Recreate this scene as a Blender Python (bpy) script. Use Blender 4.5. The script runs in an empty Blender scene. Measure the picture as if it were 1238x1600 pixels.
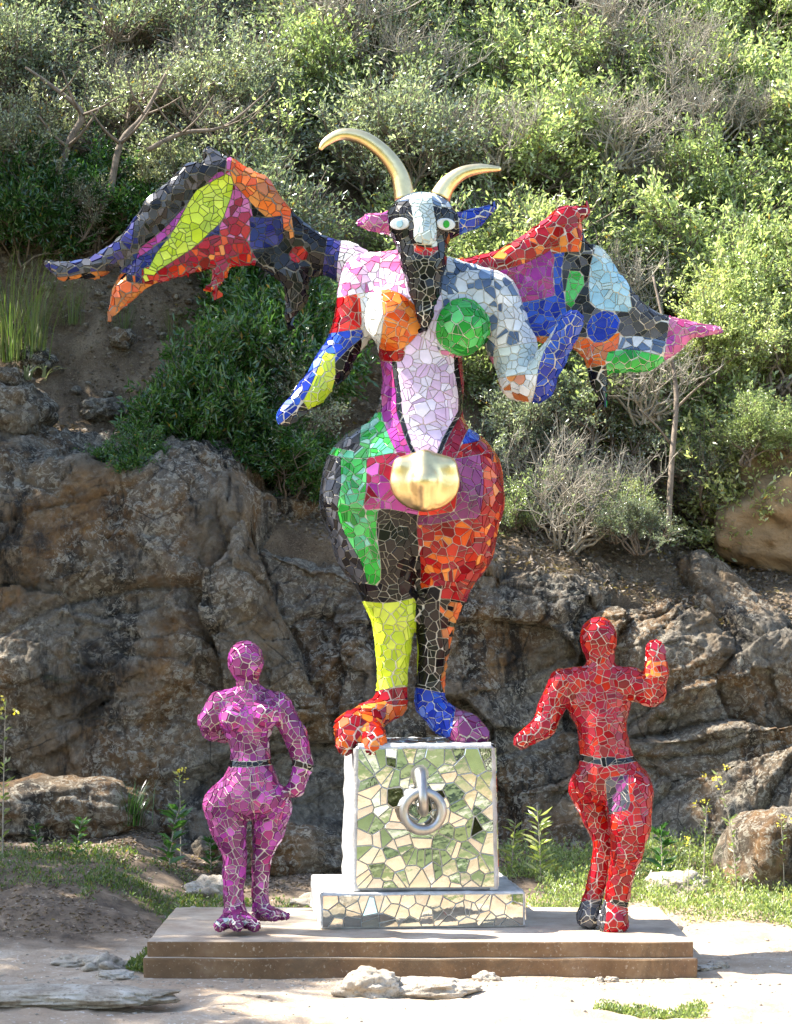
import bpy, math, random
import numpy as np
from mathutils import Vector, Matrix, noise, kdtree
from mathutils.bvhtree import BVHTree

random.seed(7); RNG = np.random.default_rng(7)
S = bpy.context.scene
COL = S.collection

# ------------------------------------------------------------------ camera, sky, sun, exposure
F, EYE, CAMY, HOR = 3430.0, 1.667, -11.0, 1000.0
PITCH = math.atan((HOR-800.0)/F)
cam_d = bpy.data.cameras.new('camera'); cam = bpy.data.objects.new('camera', cam_d); COL.objects.link(cam)
cam.location = (0, CAMY, EYE); cam.rotation_euler = (math.pi/2+PITCH, 0, 0)
cam_d.sensor_fit = 'VERTICAL'; cam_d.sensor_height = 24; cam_d.lens = F/1600*24
cam_d.clip_start = 0.1; cam_d.clip_end = 500
S.camera = cam
SUN_DIR = Vector((-0.64, 0.10, 0.76)).normalized()
EL = math.asin(SUN_DIR.z); AZ = math.atan2(SUN_DIR.x, SUN_DIR.y)
w = bpy.data.worlds.new('World'); S.world = w; w.use_nodes = True
nt = w.node_tree; bg = nt.nodes['Background']
sky = nt.nodes.new('ShaderNodeTexSky'); sky.sky_type = 'NISHITA'; sky.sun_disc = False
sky.sun_elevation = EL; sky.sun_rotation = AZ
nt.links.new(sky.outputs[0], bg.inputs[0]); bg.inputs[1].default_value = 0.14
sl = bpy.data.lights.new('sun', 'SUN'); sl.energy = 5.0; sl.angle = math.radians(0.5); sl.color = (1, .95, .86)
so = bpy.data.objects.new('sun', sl); COL.objects.link(so)
so.rotation_euler = SUN_DIR.to_track_quat('Z', 'Y').to_euler()
S.view_settings.view_transform = 'Standard'; S.view_settings.look = 'None'
S.view_settings.gamma = 1; S.view_settings.use_curve_mapping = False
S.view_settings.exposure = 2.0

# ------------------------------------------------------------------ helpers
cp, sp_ = math.cos(PITCH), math.sin(PITCH)
def W(px, py, Y):
    """world point at depth plane y=Y from which the photograph's point was measured"""
    dx, dz = (px-619.0)/F, (800.0-py)/F
    d = Vector((dx, cp-dz*sp_, sp_+dz*cp)); t = (Y-CAMY)/d.y
    return Vector((d.x*t, Y, EYE+d.z*t))
def toPx(P):
    P = np.asarray(P, float); r = P-np.array([0, CAMY, EYE])
    dep = r[..., 1]*cp+r[..., 2]*sp_; up = -r[..., 1]*sp_+r[..., 2]*cp
    return 619+F*r[..., 0]/dep, 800-F*up/dep
def px1(P):
    x, y, z = P[0], P[1]-CAMY, P[2]-EYE; dep = y*cp+z*sp_
    return 619+F*x/dep, 800-F*(-y*sp_+z*cp)/dep
def choose(z):
    return pal(z[0]) if len(z) == 1 else pal(z[0] if random.random() < z[1] else z[2])
def sc(Y): return (Y-CAMY)/F          # metres per photo pixel

def link(o, parent=None):
    COL.objects.link(o)
    if parent: o.parent = parent
    return o
def mesh_obj(name, V, Fs, mats, parent=None, mi=None, smooth=False):
    me = bpy.data.meshes.new(name); me.from_pydata([tuple(v) for v in V], [], [tuple(f) for f in Fs])
    for m in (mats if isinstance(mats, (list, tuple)) else [mats]): me.materials.append(m)
    if mi is not None: me.polygons.foreach_set('material_index', np.asarray(mi, np.int32))
    if smooth: me.polygons.foreach_set('use_smooth', np.ones(len(me.polygons), bool))
    me.update()
    return link(bpy.data.objects.new(name, me), parent)
def np_mesh(name, V, T, mats, mi=None, smooth=False):
    """T: (n,3) or (n,4) array"""
    V = np.asarray(V, np.float32); T = np.asarray(T, np.int32); k = T.shape[1]
    me = bpy.data.meshes.new(name); me.vertices.add(len(V)); me.vertices.foreach_set('co', V.ravel())
    me.loops.add(T.size); me.loops.foreach_set('vertex_index', T.ravel())
    me.polygons.add(len(T)); me.polygons.foreach_set('loop_start', np.arange(0, T.size, k, dtype=np.int32))
    me.polygons.foreach_set('loop_total', np.full(len(T), k, np.int32))
    for m in (mats if isinstance(mats, (list, tuple)) else [mats]): me.materials.append(m)
    if mi is not None: me.polygons.foreach_set('material_index', np.asarray(mi, np.int32))
    if smooth: me.polygons.foreach_set('use_smooth', np.ones(len(T), bool))
    me.update(calc_edges=True); return me
def tag(o, label=None, cat=None, group=None, kind=None):
    if label: o['label'] = label
    if cat: o['category'] = cat
    if group: o['group'] = group
    if kind: o['kind'] = kind
    return o
def empty(name, loc, label, cat, group=None):
    o = bpy.data.objects.new(name, None); COL.objects.link(o); o.location = loc; o.empty_display_size = .1
    return tag(o, label, cat, group)
def copy_tree(o, parent=None):
    c = o.copy(); COL.objects.link(c)
    if parent: c.parent = parent
    for ch in o.children: copy_tree(ch, c)
    return c

# ------------------------------------------------------------------ materials
class NT:
    def __init__(s, name):
        s.m = bpy.data.materials.new(name); s.m.use_nodes = True; s.t = s.m.node_tree
        s.b = s.t.nodes['Principled BSDF']; s.out = s.t.nodes['Material Output']
        s.tc = s.t.nodes.new('ShaderNodeTexCoord'); s.pos = s.t.nodes.new('ShaderNodeNewGeometry').outputs['Position']
    def n(s, typ, **k):
        x = s.t.nodes.new(typ)
        for a, v in k.items(): setattr(x, a, v)
        return x
    def l(s, a, b): s.t.links.new(a, b)
    def noise(s, scale, detail=6, rough=.6, dist=0, vec=None):
        x = s.n('ShaderNodeTexNoise'); x.inputs['Scale'].default_value = scale; x.inputs['Detail'].default_value = detail
        x.inputs['Roughness'].default_value = rough; x.inputs['Distortion'].default_value = dist
        s.l(vec or s.tc.outputs['Object'], x.inputs['Vector']); return x.outputs['Fac']
    def ramp(s, fac, stops):
        r = s.n('ShaderNodeValToRGB'); e = r.color_ramp.elements
        while len(e) < len(stops): e.new(.5)
        for i, (p, c) in enumerate(stops):
            e[i].position = p; e[i].color = (c, c, c, 1) if not hasattr(c, '__len__') else (*c, 1)
        s.l(fac, r.inputs[0]); return r.outputs[0]
    def mix(s, fac, a, b, blend='MIX'):
        x = s.n('ShaderNodeMix', data_type='RGBA', blend_type=blend)
        for sock, v in ((x.inputs[0], fac), (x.inputs[6], a), (x.inputs[7], b)):
            if isinstance(v, (int, float)): sock.default_value = v
            elif isinstance(v, tuple): sock.default_value = (*v, 1)
            else: s.l(v, sock)
        return x.outputs[2]
    def bump(s, h, strength, dist=.02, prev=None):
        x = s.n('ShaderNodeBump'); x.inputs['Strength'].default_value = strength; x.inputs['Distance'].default_value = dist
        s.l(h, x.inputs['Height'])
        if prev: s.l(prev, x.inputs['Normal'])
        return x.outputs[0]

_tm = {}
def tile_mat(name, c, rough=.13, metal=0.0):
    if name in _tm: return _tm[name]
    k = NT('glaze_'+name)
    v = k.noise(9, 3, .5)
    col = k.ramp(v, [(.3, tuple(x*.78 for x in c)), (.7, tuple(min(1, x*1.15) for x in c))])
    oi = k.n('ShaderNodeObjectInfo')
    col = k.mix(.35, col, k.ramp(oi.outputs['Random'], [(0, .45), (1, 1.0)]), 'MULTIPLY') if metal == 0 else col
    k.l(col, k.b.inputs['Base Color'])
    k.b.inputs['Roughness'].default_value = rough; k.b.inputs['Metallic'].default_value = metal
    if metal == 0:
        k.b.inputs['Specular IOR Level'].default_value = .26; k.b.inputs['Coat Weight'].default_value = .12; k.b.inputs['Coat Roughness'].default_value = .22
    k.l(k.bump(k.noise(22, 3, .5), .04 if metal == 0 else .03, .02), k.b.inputs['Normal'])
    _tm[name] = k.m; return k.m
PAL = dict(
  red=[(.62,.010,.014),(.45,.006,.012),(.75,.035,.012),(.30,.005,.010)],
  redmix=[(.38,.004,.008),(.28,.003,.007),(.48,.022,.006),(.19,.003,.007),(.33,.005,.012),(.30,.012,.03)],
  orange=[(.80,.16,.02),(.72,.09,.012),(.85,.28,.05)],
  amber=[(.62,.22,.05),(.70,.13,.03),(.5,.16,.05)],
  lime=[(.55,.66,.03),(.45,.58,.025),(.63,.72,.07)],
  green=[(.03,.36,.04),(.05,.48,.06),(.015,.25,.03),(.10,.5,.13)],
  mint=[(.12,.50,.28),(.06,.40,.15),(.25,.55,.40)],
  purple=[(.40,.05,.30),(.30,.035,.26),(.50,.10,.40),(.42,.05,.18)],
  mauve=[(.25,.04,.15),(.19,.028,.12),(.32,.075,.21),(.14,.018,.09),(.23,.04,.18)],
  lilac=[(.72,.55,.70),(.80,.70,.80),(.62,.42,.60)],
  blue=[(.015,.05,.42),(.01,.03,.30),(.03,.10,.50)],
  navy=[(.008,.012,.09),(.02,.02,.14),(.05,.04,.16)],
  sky=[(.38,.60,.68),(.48,.66,.70),(.30,.52,.62)],
  pale=[(.55,.64,.62),(.62,.68,.64),(.48,.58,.58)],
  white=[(.78,.76,.72),(.70,.70,.68)],
  steel=[(.12,.18,.28),(.55,.58,.60),(.08,.12,.20),(.62,.64,.64)],
  black=[(.004,.004,.005),(.007,.006,.008),(.012,.010,.010)],
  grey=[(.06,.06,.07),(.10,.10,.11),(.035,.035,.04)],
  maroon=[(.20,.006,.02),(.28,.01,.03)],
  pink=[(.55,.12,.30),(.62,.2,.36)],
)
def pal(name):
    i = random.randrange(len(PAL[name])); return tile_mat(f'{name}_{i}', PAL[name][i])
def mirror_mat():
    i = random.randrange(4)
    return tile_mat(f'mirror_{i}', [(.62,.62,.56),(.55,.58,.52),(.64,.61,.54),(.50,.52,.50)][i], .03, 1.0)

def simple(name, c, rough=.6, metal=0, nscale=12, var=.3, bumpv=.3, bd=.02):
    k = NT(name)
    f = k.noise(nscale, 7, .62)
    k.l(k.ramp(f, [(.3, tuple(x*(1-var) for x in c)), (.7, tuple(min(1, x*(1+var)) for x in c))]), k.b.inputs['Base Color'])
    k.b.inputs['Roughness'].default_value = rough; k.b.inputs['Metallic'].default_value = metal
    k.l(k.bump(k.noise(nscale*4, 6, .6), bumpv, bd), k.b.inputs['Normal'])
    return k.m
GROUT = simple('grout', (.72,.65,.54), .85, 0, 30, .2, .2, .004)
GROUT_D = simple('dark_grout', (.22,.19,.15), .85, 0, 30, .2, .2, .004)
CEMENT = simple('silvered_cement', (.46,.45,.43), .45, .35, 14, .35, .5, .01)
GOLD = simple('gold_leaf', (.80,.60,.30), .3, 1.0, 10, .18, .25, .006)
STEEL = simple('brushed_steel', (.42,.40,.37), .42, 1.0, 12, .25, .3, .004)

def rock_mat(name, warm=1.0, lichen=.5):
    k = NT(name); v = k.pos
    def N(sc_, d=7, r=.62, di=.3, vec=None): return k.noise(sc_, d, r, di, vec or v)
    c1 = k.ramp(N(4.5, 9, .7), [(.30, (.05,.036,.022)), (.45, (.19,.145,.095)), (.58, (.33,.26,.18)), (.74, (.50,.42,.32))])
    c2 = k.ramp(N(6, 9, .7, .5), [(.32, (.07,.034,.011)), (.52, (.30,.165,.06)), (.72, (.52,.34,.16))])
    col = k.mix(k.ramp(N(.95, 8, .66, .8), [(.44, 0.0), (.56, .85*warm)]), c1, c2)
    g = k.ramp(N(1.4, 8, .66, .6), [(.455, 0.0), (.56, .8)])
    col = k.mix(g, col, k.ramp(N(22, 9, .75), [(.34, (.09,.085,.075)), (.5, (.28,.265,.235)), (.68, (.52,.50,.45))]))
    st = k.n('ShaderNodeMapping'); st.inputs['Scale'].default_value = (1.5, 1.5, .4); k.l(v, st.inputs[0])
    col = k.mix(k.ramp(N(1.7, 9, .75, .4, st.outputs[0]), [(.50, 0.0), (.59, .9)]), col, (.016,.014,.011))
    sp = k.ramp(N(20, 5, .8, .9), [(.52, 0.0), (.55, 1.0)])
    area = k.ramp(N(1.0, 6, .65), [(.40, 0.0), (.50, lichen)])
    lf = k.n('ShaderNodeMath', operation='MULTIPLY'); k.l(sp, lf.inputs[0]); k.l(area, lf.inputs[1])
    col = k.mix(lf.outputs[0], col, (.66,.64,.57))
    col = k.mix(k.ramp(N(2.3, 8, .7), [(.64, 0.0), (.72, .8)]), col, (.045,.065,.010))
    # fine dark fissures
    vo = k.n('ShaderNodeTexVoronoi', feature='DISTANCE_TO_EDGE'); vo.inputs['Scale'].default_value = 3.2
    wv = k.mix(.16, v, k.n('ShaderNodeTexNoise').outputs['Color']); wn = k.t.nodes[-1] if False else None
    k.l(wv, vo.inputs['Vector'])
    cr = k.ramp(vo.outputs['Distance'], [(0, 0.0), (.022, 1.0)])
    col = k.mix(k.ramp(N(2.1, 4, .5), [(.45, 0.0), (.6, 1.0)]), col, k.mix(1.0, col, k.ramp(vo.outputs['Distance'], [(0, .25), (.02, 1.0)]), 'MULTIPLY'))
    col = k.mix(1.0, col, (.70,.64,.55), 'MULTIPLY')
    k.l(col, k.b.inputs['Base Color']); k.b.inputs['Roughness'].default_value = .88
    b = k.bump(N(9, 12, .75, .3), 1.0, .07)
    b = k.bump(cr, .5, .03, b)
    b = k.bump(N(30, 9, .75), 1.0, .03, b)
    k.l(b, k.b.inputs['Normal']); return k.m
ROCK = rock_mat('cliff_stone', 1.0, .75)
def pale_mat():
    k = NT('pale_stone')
    f = k.noise(7, 9, .68, .4, k.pos)
    col = k.ramp(f, [(.3, (.20,.155,.11)), (.5, (.40,.34,.26)), (.7, (.56,.51,.43))])
    col = k.mix(k.ramp(k.noise(45, 5, .7, 0, k.pos), [(.38, .6), (.46, 0.0)]), col, (.14,.10,.065))
    k.l(col, k.b.inputs['Base Color']); k.b.inputs['Roughness'].default_value = .92
    b = k.bump(f, .8, .05); b = k.bump(k.noise(50, 8, .7, 0, k.pos), .7, .01, b)
    k.l(b, k.b.inputs['Normal']); return k.m
ROCK_PALE = pale_mat()

def soil_mat(name, dark=(.06,.04,.022), mid=(.17,.115,.065), light=(.34,.26,.17)):
    k = NT(name)
    f = k.noise(3, 10, .7, .4)
    col = k.ramp(f, [(.3, dark), (.5, mid), (.72, light)])
    litter = k.ramp(k.noise(55, 3, .6, 1.0), [(.50, 0.0), (.56, .75)])
    col = k.mix(litter, col, k.ramp(k.noise(90, 2, .5), [(.35, (.05,.03,.018)), (.65, (.33,.24,.15))]))
    k.l(col, k.b.inputs['Base Color']); k.b.inputs['Roughness'].default_value = .95
    b = k.bump(f, .8, .12); b = k.bump(k.noise(40, 8, .7), .9, .03, b)
    k.l(b, k.b.inputs['Normal']); return k.m
SOIL = soil_mat('leaf_strewn_soil')
def sand_mat():
    k = NT('sandy_path')
    big = k.noise(.7, 6, .6, .3); mid = k.noise(6, 9, .65, .2); fine = k.noise(70, 5, .7)
    col = k.ramp(mid, [(.3, (.30,.22,.145)), (.5, (.42,.33,.235)), (.72, (.52,.44,.34))])
    col = k.mix(k.ramp(big, [(.42, .55), (.6, 0.0)]), col, (.30,.20,.12))
    col = k.mix(k.ramp(fine, [(.36, .5), (.46, 0.0)]), col, (.20,.14,.09))
    col = k.mix(k.ramp(k.noise(38, 3, .5, .5), [(.64, 0.0), (.68, .8)]), col, (.60,.55,.47))
    sx = k.n('ShaderNodeSeparateXYZ'); k.l(k.pos, sx.inputs[0]); ad = k.n('ShaderNodeMath', operation='MULTIPLY_ADD')
    k.l(big, ad.inputs[0]); ad.inputs[1].default_value = 5; k.l(sx.outputs[1], ad.inputs[2])
    mr = k.n('ShaderNodeMapRange'); k.l(ad.outputs[0], mr.inputs[0])
    for q, v_ in zip((1, 2, 3, 4), (-4.2, -2.6, 1, 0)): mr.inputs[q].default_value = v_
    ms = k.n('ShaderNodeMath', operation='MULTIPLY_ADD'); k.l(k.noise(1.4, 7, .65, .3), ms.inputs[0]); ms.inputs[1].default_value = 2.2; k.l(sx.outputs[1], ms.inputs[2])
    mx_ = k.n('ShaderNodeMath', operation='MULTIPLY_ADD'); k.l(sx.outputs[0], mx_.inputs[0]); mx_.inputs[1].default_value = -.55; k.l(ms.outputs[0], mx_.inputs[2]); ms = mx_
    m2 = k.n('ShaderNodeMapRange'); k.l(ms.outputs[0], m2.inputs[0])
    for q, v_ in zip((1, 2, 3, 4), (3.0, 3.6, 0, 1)): m2.inputs[q].default_value = v_
    col = k.mix(m2.outputs[0], col, k.ramp(k.noise(7, 9, .7), [(.35, (.07,.048,.03)), (.55, (.17,.12,.075)), (.7, (.27,.20,.135))]))
    col = k.mix(mr.outputs[0], col, k.ramp(mid, [(.35, (.05,.075,.02)), (.65, (.14,.17,.055))]))
    k.l(col, k.b.inputs['Base Color']); k.b.inputs['Roughness'].default_value = .95
    b = k.bump(mid, .5, .05); b = k.bump(fine, .6, .012, b)
    k.l(b, k.b.inputs['Normal']); return k.m
SAND = sand_mat()
def slab_mat():
    k = NT('brown_concrete')
    f = k.noise(5, 8, .6, .2)
    col = k.ramp(f, [(.3, (.11,.06,.026)), (.55, (.19,.11,.052)), (.75, (.28,.19,.105))])
    col = k.mix(k.ramp(k.noise(2.0, 6, .7), [(.5, 0.0), (.62, .6)]), col, (.13,.07,.04))
    col = k.mix(k.ramp(k.noise(60, 4, .7), [(.6, 0.0), (.68, .6)]), col, (.45,.37,.27))
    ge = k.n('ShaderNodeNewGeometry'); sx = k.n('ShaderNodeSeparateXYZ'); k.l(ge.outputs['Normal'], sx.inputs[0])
    up = k.ramp(sx.outputs[2], [(.7, 0.0), (.95, .8)]); lit_top = k.n('ShaderNodeMath', operation='MULTIPLY'); k.l(up, lit_top.inputs[0]); k.l(k.ramp(k.noise(3, 7, .65), [(.35, .35), (.6, 1.0)]), lit_top.inputs[1])
    col = k.mix(k.ramp(k.noise(1.3, 9, .75, .8), [(.5, 0.0), (.58, .7)]), col, (.10,.065,.035))
    col = k.mix(lit_top.outputs[0], col, (.52,.44,.34))  # upward faces paled: the sunlit look of the top put into the colour
    k.l(col, k.b.inputs['Base Color']); k.b.inputs['Roughness'].default_value = .9
    k.l(k.bump(k.noise(45, 8, .7), .5, .008), k.b.inputs['Normal']); return k.m
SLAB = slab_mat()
def leaf_mat(name, a, b, trans=.45, rough=.32):
    k = NT(name); t = k.t
    t.nodes.remove(k.b)
    at = k.n('ShaderNodeAttribute', attribute_name='rnd')
    col = k.ramp(at.outputs['Fac'], [(0, tuple(x*.65 for x in a)), (.5, a), (.93, b), (1, (.30,.20,.04))])
    oi = k.n('ShaderNodeObjectInfo'); col = k.mix(1.0, col, k.ramp(oi.outputs['Random'], [(0, (.62,.66,.60)), (.5, (1,1,1)), (1, (1.0,.93,.82))]), 'MULTIPLY')
    p = k.n('ShaderNodeBsdfPrincipled'); k.l(col, p.inputs['Base Color']); p.inputs['Roughness'].default_value = rough
    p.inputs['Specular IOR Level'].default_value = .9
    tr = k.n('ShaderNodeBsdfTranslucent')
    k.l(k.mix(1.0, col, (1.55, 1.7, .95), 'MULTIPLY'), tr.inputs['Color'])
    mx = k.n('ShaderNodeMixShader'); mx.inputs[0].default_value = trans
    k.l(p.outputs[0], mx.inputs[1]); k.l(tr.outputs[0], mx.inputs[2]); k.l(mx.outputs[0], k.out.inputs[0])
    return k.m
L_OLIVE = leaf_mat('grey_green_leaf', (.20,.235,.165), (.42,.44,.36), .42, .2)
L_BRIGHT = leaf_mat('bright_leaf', (.30,.36,.17), (.50,.53,.34), .5, .24)
L_DARK = leaf_mat('lentisk_leaf', (.045,.12,.025), (.10,.20,.05), .4, .25)
L_PALE = leaf_mat('pale_leaf', (.36,.42,.20), (.52,.55,.34), .5, .24)
L_GRASS = leaf_mat('grass_blade', (.10,.16,.03), (.20,.22,.07), .45, .4)
L_WEED = leaf_mat('weed_leaf', (.22,.28,.09), (.40,.42,.18), .45, .4)
L_FLOWER = leaf_mat('yellow_petal', (.75,.60,.05), (.85,.75,.15), .4, .5)
L_LITTER = leaf_mat('dry_leaf', (.16,.10,.06), (.34,.25,.17), .2, .6)
BARK = simple('grey_bark', (.17,.13,.095), .9, 0, 18, .5, .6, .01)
TWIG = simple('dry_twig', (.30,.26,.20), .85, 0, 18, .35, .3, .004)

# ------------------------------------------------------------------ signed distance modelling + surface nets
class SDF:
    def __init__(s, k=.05): s.p = []; s.k = k
    def chain(s, pts, k=None):
        """pts: (Vector, radius)"""
        for (a, ra), (b, rb) in zip(pts, pts[1:]): s.p.append(('c', np.array(a), np.array(b), ra, rb, k))
        return s
    def ell(s, c, r, k=None): s.p.append(('e', np.array(c), np.array(r), k)); return s
    def sheet(s, poly, Y, half, k=None):
        """poly: list of (x,z); plate about plane y=Y"""
        s.p.append(('s', np.array(poly), Y, half, k)); return s
    def bbox(s):
        lo, hi = np.full(3, 1e9), np.full(3, -1e9)
        for q in s.p:
            if q[0] == 'c':
                m = max(q[3], q[4]); lo = np.minimum(lo, np.minimum(q[1], q[2])-m); hi = np.maximum(hi, np.maximum(q[1], q[2])+m)
            elif q[0] == 'e': lo = np.minimum(lo, q[1]-q[2]); hi = np.maximum(hi, q[1]+q[2])
            else:
                a = q[1].min(0); b = q[1].max(0)
                lo = np.minimum(lo, [a[0], q[2]-q[3]-.1, a[1]]); hi = np.maximum(hi, [b[0], q[2]+q[3]+.1, b[1]])
        return lo, hi
    def build(s, h):
        lo, hi = s.bbox(); lo = lo-3*h-.02; hi = hi+3*h+.02
        n = np.ceil((hi-lo)/h).astype(int)+1
        ax = [lo[i]+np.arange(n[i])*h for i in range(3)]
        D = np.full(n, .3, np.float32)
        for q in s.p:
            k = q[-1] if q[-1] is not None else s.k
            if q[0] == 'c': m = max(q[3], q[4]); a = np.minimum(q[1], q[2])-m; b = np.maximum(q[1], q[2])+m
            elif q[0] == 'e': a = q[1]-q[2]; b = q[1]+q[2]
            else: a = np.array([q[1][:, 0].min(), q[2]-.15, q[1][:, 1].min()]); b = np.array([q[1][:, 0].max(), q[2]+.15, q[1][:, 1].max()])
            i0 = np.maximum(0, ((a-.12-lo)/h).astype(int)); i1 = np.minimum(n, ((b+.12-lo)/h).astype(int)+2)
            sl_ = tuple(slice(x, y) for x, y in zip(i0, i1))
            X, Y, Z = np.meshgrid(ax[0][sl_[0]], ax[1][sl_[1]], ax[2][sl_[2]], indexing='ij')
            if q[0] == 'c':
                A, B, ra, rb = q[1:5]; d = B-A; L = max(1e-9, d@d)
                t = np.clip(((X-A[0])*d[0]+(Y-A[1])*d[1]+(Z-A[2])*d[2])/L, 0, 1)
                v = np.sqrt((X-A[0]-t*d[0])**2+(Y-A[1]-t*d[1])**2+(Z-A[2]-t*d[2])**2)-(ra+(rb-ra)*t)
            elif q[0] == 'e':
                c, r = q[1:3]; u = [(X-c[0])/r[0], (Y-c[1])/r[1], (Z-c[2])/r[2]]
                k0 = np.sqrt(u[0]**2+u[1]**2+u[2]**2); k1 = np.sqrt((u[0]/r[0])**2+(u[1]/r[1])**2+(u[2]/r[2])**2)+1e-9
                v = k0*(k0-1)/k1
            else:
                P, Yc, half = q[1:4]; x2, z2 = X[:, 0, :], Z[:, 0, :]
                dd = np.full(x2.shape, 1e9); ins = np.zeros(x2.shape, bool)
                for i in range(len(P)):
                    p0, p1 = P[i-1], P[i]; e = p1-p0; L = max(1e-9, e@e)
                    t = np.clip(((x2-p0[0])*e[0]+(z2-p0[1])*e[1])/L, 0, 1)
                    dd = np.minimum(dd, (x2-p0[0]-t*e[0])**2+(z2-p0[1]-t*e[1])**2)
                    cnd = (p0[1] > z2) != (p1[1] > z2)
                    with np.errstate(divide='ignore', invalid='ignore'):
                        xi = p0[0]+(z2-p0[1])/(p1[1]-p0[1]+1e-12)*e[0]
                    ins ^= cnd & (x2 < xi)
                d2 = np.where(ins, -np.sqrt(dd), np.sqrt(dd))[:, None, :]
                dy = np.abs(Y-Yc)-half+0*X
                d2 = d2+0*X
                v = np.minimum(np.maximum(d2+.01, dy+.01), 0)+np.sqrt(np.maximum(d2+.01, 0)**2+np.maximum(dy+.01, 0)**2)-.01
            o = D[sl_]; hh = np.clip(.5+.5*(o-v)/k, 0, 1)
            D[sl_] = (o*(1-hh)+v*hh-k*hh*(1-hh)).astype(np.float32)
        return surface_nets(D, lo, h)
def surface_nets(D, lo, h):
    n = D.shape; ins = D < 0
    cn = [(i, j, k) for i in (0, 1) for j in (0, 1) for k in (0, 1)]
    def sub(A, c): return A[c[0]:n[0]-1+c[0], c[1]:n[1]-1+c[1], c[2]:n[2]-1+c[2]]
    cnt = sum(sub(ins, c).astype(np.int8) for c in cn)
    act = (cnt > 0) & (cnt < 8); idx = np.full(act.shape, -1, np.int64); ijk = np.argwhere(act); idx[act] = np.arange(len(ijk))
    acc = np.zeros((len(ijk), 3)); num = np.zeros(len(ijk))
    for a in cn:
        for x in range(3):
            if a[x]: continue
            b = list(a); b[x] = 1
            va = D[ijk[:, 0]+a[0], ijk[:, 1]+a[1], ijk[:, 2]+a[2]]; vb = D[ijk[:, 0]+b[0], ijk[:, 1]+b[1], ijk[:, 2]+b[2]]
            m = (va < 0) != (vb < 0); t = va[m]/(va[m]-vb[m]+1e-12)
            p = np.tile(np.array(a, float), (m.sum(), 1)); p[:, x] = t
            acc[m] += p; num[m] += 1
    V = (ijk+acc/num[:, None])*h+lo
    Q = []
    for x in range(3):
        sa = [slice(None)]*3; sb = [slice(None)]*3; sa[x] = slice(0, -1); sb[x] = slice(1, None)
        A, B = ins[tuple(sa)], ins[tuple(sb)]
        e = np.argwhere(A != B); u, v = (x+1) % 3, (x+2) % 3
        e = e[(e[:, u] > 0) & (e[:, v] > 0) & (e[:, u] < n[u]-1) & (e[:, v] < n[v]-1)]
        inner = A[e[:, 0], e[:, 1], e[:, 2]]
        def g(du, dv):
            q = e.copy(); q[:, u] -= du; q[:, v] -= dv; return idx[q[:, 0], q[:, 1], q[:, 2]]
        q = np.stack([g(1, 1), g(0, 1), g(0, 0), g(1, 0)], 1)
        q[~inner] = q[~inner][:, ::-1]; Q.append(q)
    Q = np.concatenate(Q); Q = Q[(Q >= 0).all(1)]
    return V, Q
def relax(V, Q, it=2):
    for _ in range(it):
        s_ = np.zeros_like(V); c = np.zeros(len(V))
        for a, b in ((0, 1), (1, 2), (2, 3), (3, 0)):
            np.add.at(s_, Q[:, a], V[Q[:, b]]); np.add.at(c, Q[:, a], 1)
            np.add.at(s_, Q[:, b], V[Q[:, a]]); np.add.at(c, Q[:, b], 1)
        V = V*.5+.5*s_/c[:, None]
    return V

# ------------------------------------------------------------------ mosaic: flat shards laid over a surface
def clip(poly, nx, ny, d):
    out = []
    for i in range(len(poly)):
        a, b = poly[i-1], poly[i]
        da, db = a[0]*nx+a[1]*ny-d, b[0]*nx+b[1]*ny-d
        if (da <= 0) != (db <= 0):
            t = da/(da-db); out.append((a[0]+(b[0]-a[0])*t, a[1]+(b[1]-a[1])*t))
        if db <= 0: out.append(b)
    return out
def area(p): return .5*abs(sum(p[i-1][0]*p[i][1]-p[i][0]*p[i-1][1] for i in range(len(p))))
def shatter(poly, gap, amin, prob):
    if len(poly) < 3: return []
    A = area(poly)
    if A > amin and random.random() < prob:
        cx = sum(p[0] for p in poly)/len(poly); cy = sum(p[1] for p in poly)/len(poly)
        t = random.uniform(0, math.pi); nx, ny = math.cos(t), math.sin(t); d = cx*nx+cy*ny
        return shatter(clip(poly, nx, ny, d-gap/2), gap, amin, prob*.6)+shatter(clip(poly, -nx, -ny, -d-gap/2), gap, amin, prob*.6)
    return [poly]
def zone_split(poly, key, gap, depth=0):
    ks = [key(a) for a in poly]; m = len(poly)
    tr_ = [i for i in range(m) if ks[i-1] != ks[i]]
    if len(tr_) < 2 or depth > 3: return [poly]
    pair = tr_[:2]
    if len(tr_) > 2:
        kc = key((sum(a[0] for a in poly)/m, sum(a[1] for a in poly)/m))
        for i in range(len(tr_)):
            if ks[tr_[i]] != kc: pair = [tr_[i], tr_[(i+1) % len(tr_)]]; break
    cut = []
    for i in pair:
        a, b, ka = poly[i-1], poly[i], ks[i-1]
        for _ in range(6):
            c = ((a[0]+b[0])/2, (a[1]+b[1])/2)
            if key(c) == ka: a = c
            else: b = c
        cut.append(((a[0]+b[0])/2, (a[1]+b[1])/2))
    dx, dy = cut[1][0]-cut[0][0], cut[1][1]-cut[0][1]; L = math.hypot(dx, dy)
    if L < 1e-4: return [poly]
    nx, ny = -dy/L, dx/L; d = cut[0][0]*nx+cut[0][1]*ny; out = []
    for q in (clip(poly, nx, ny, d-gap/2), clip(poly, -nx, -ny, -d-gap/2)):
        if len(q) > 2: out += zone_split(q, key, gap, depth+1)
    return out
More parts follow.
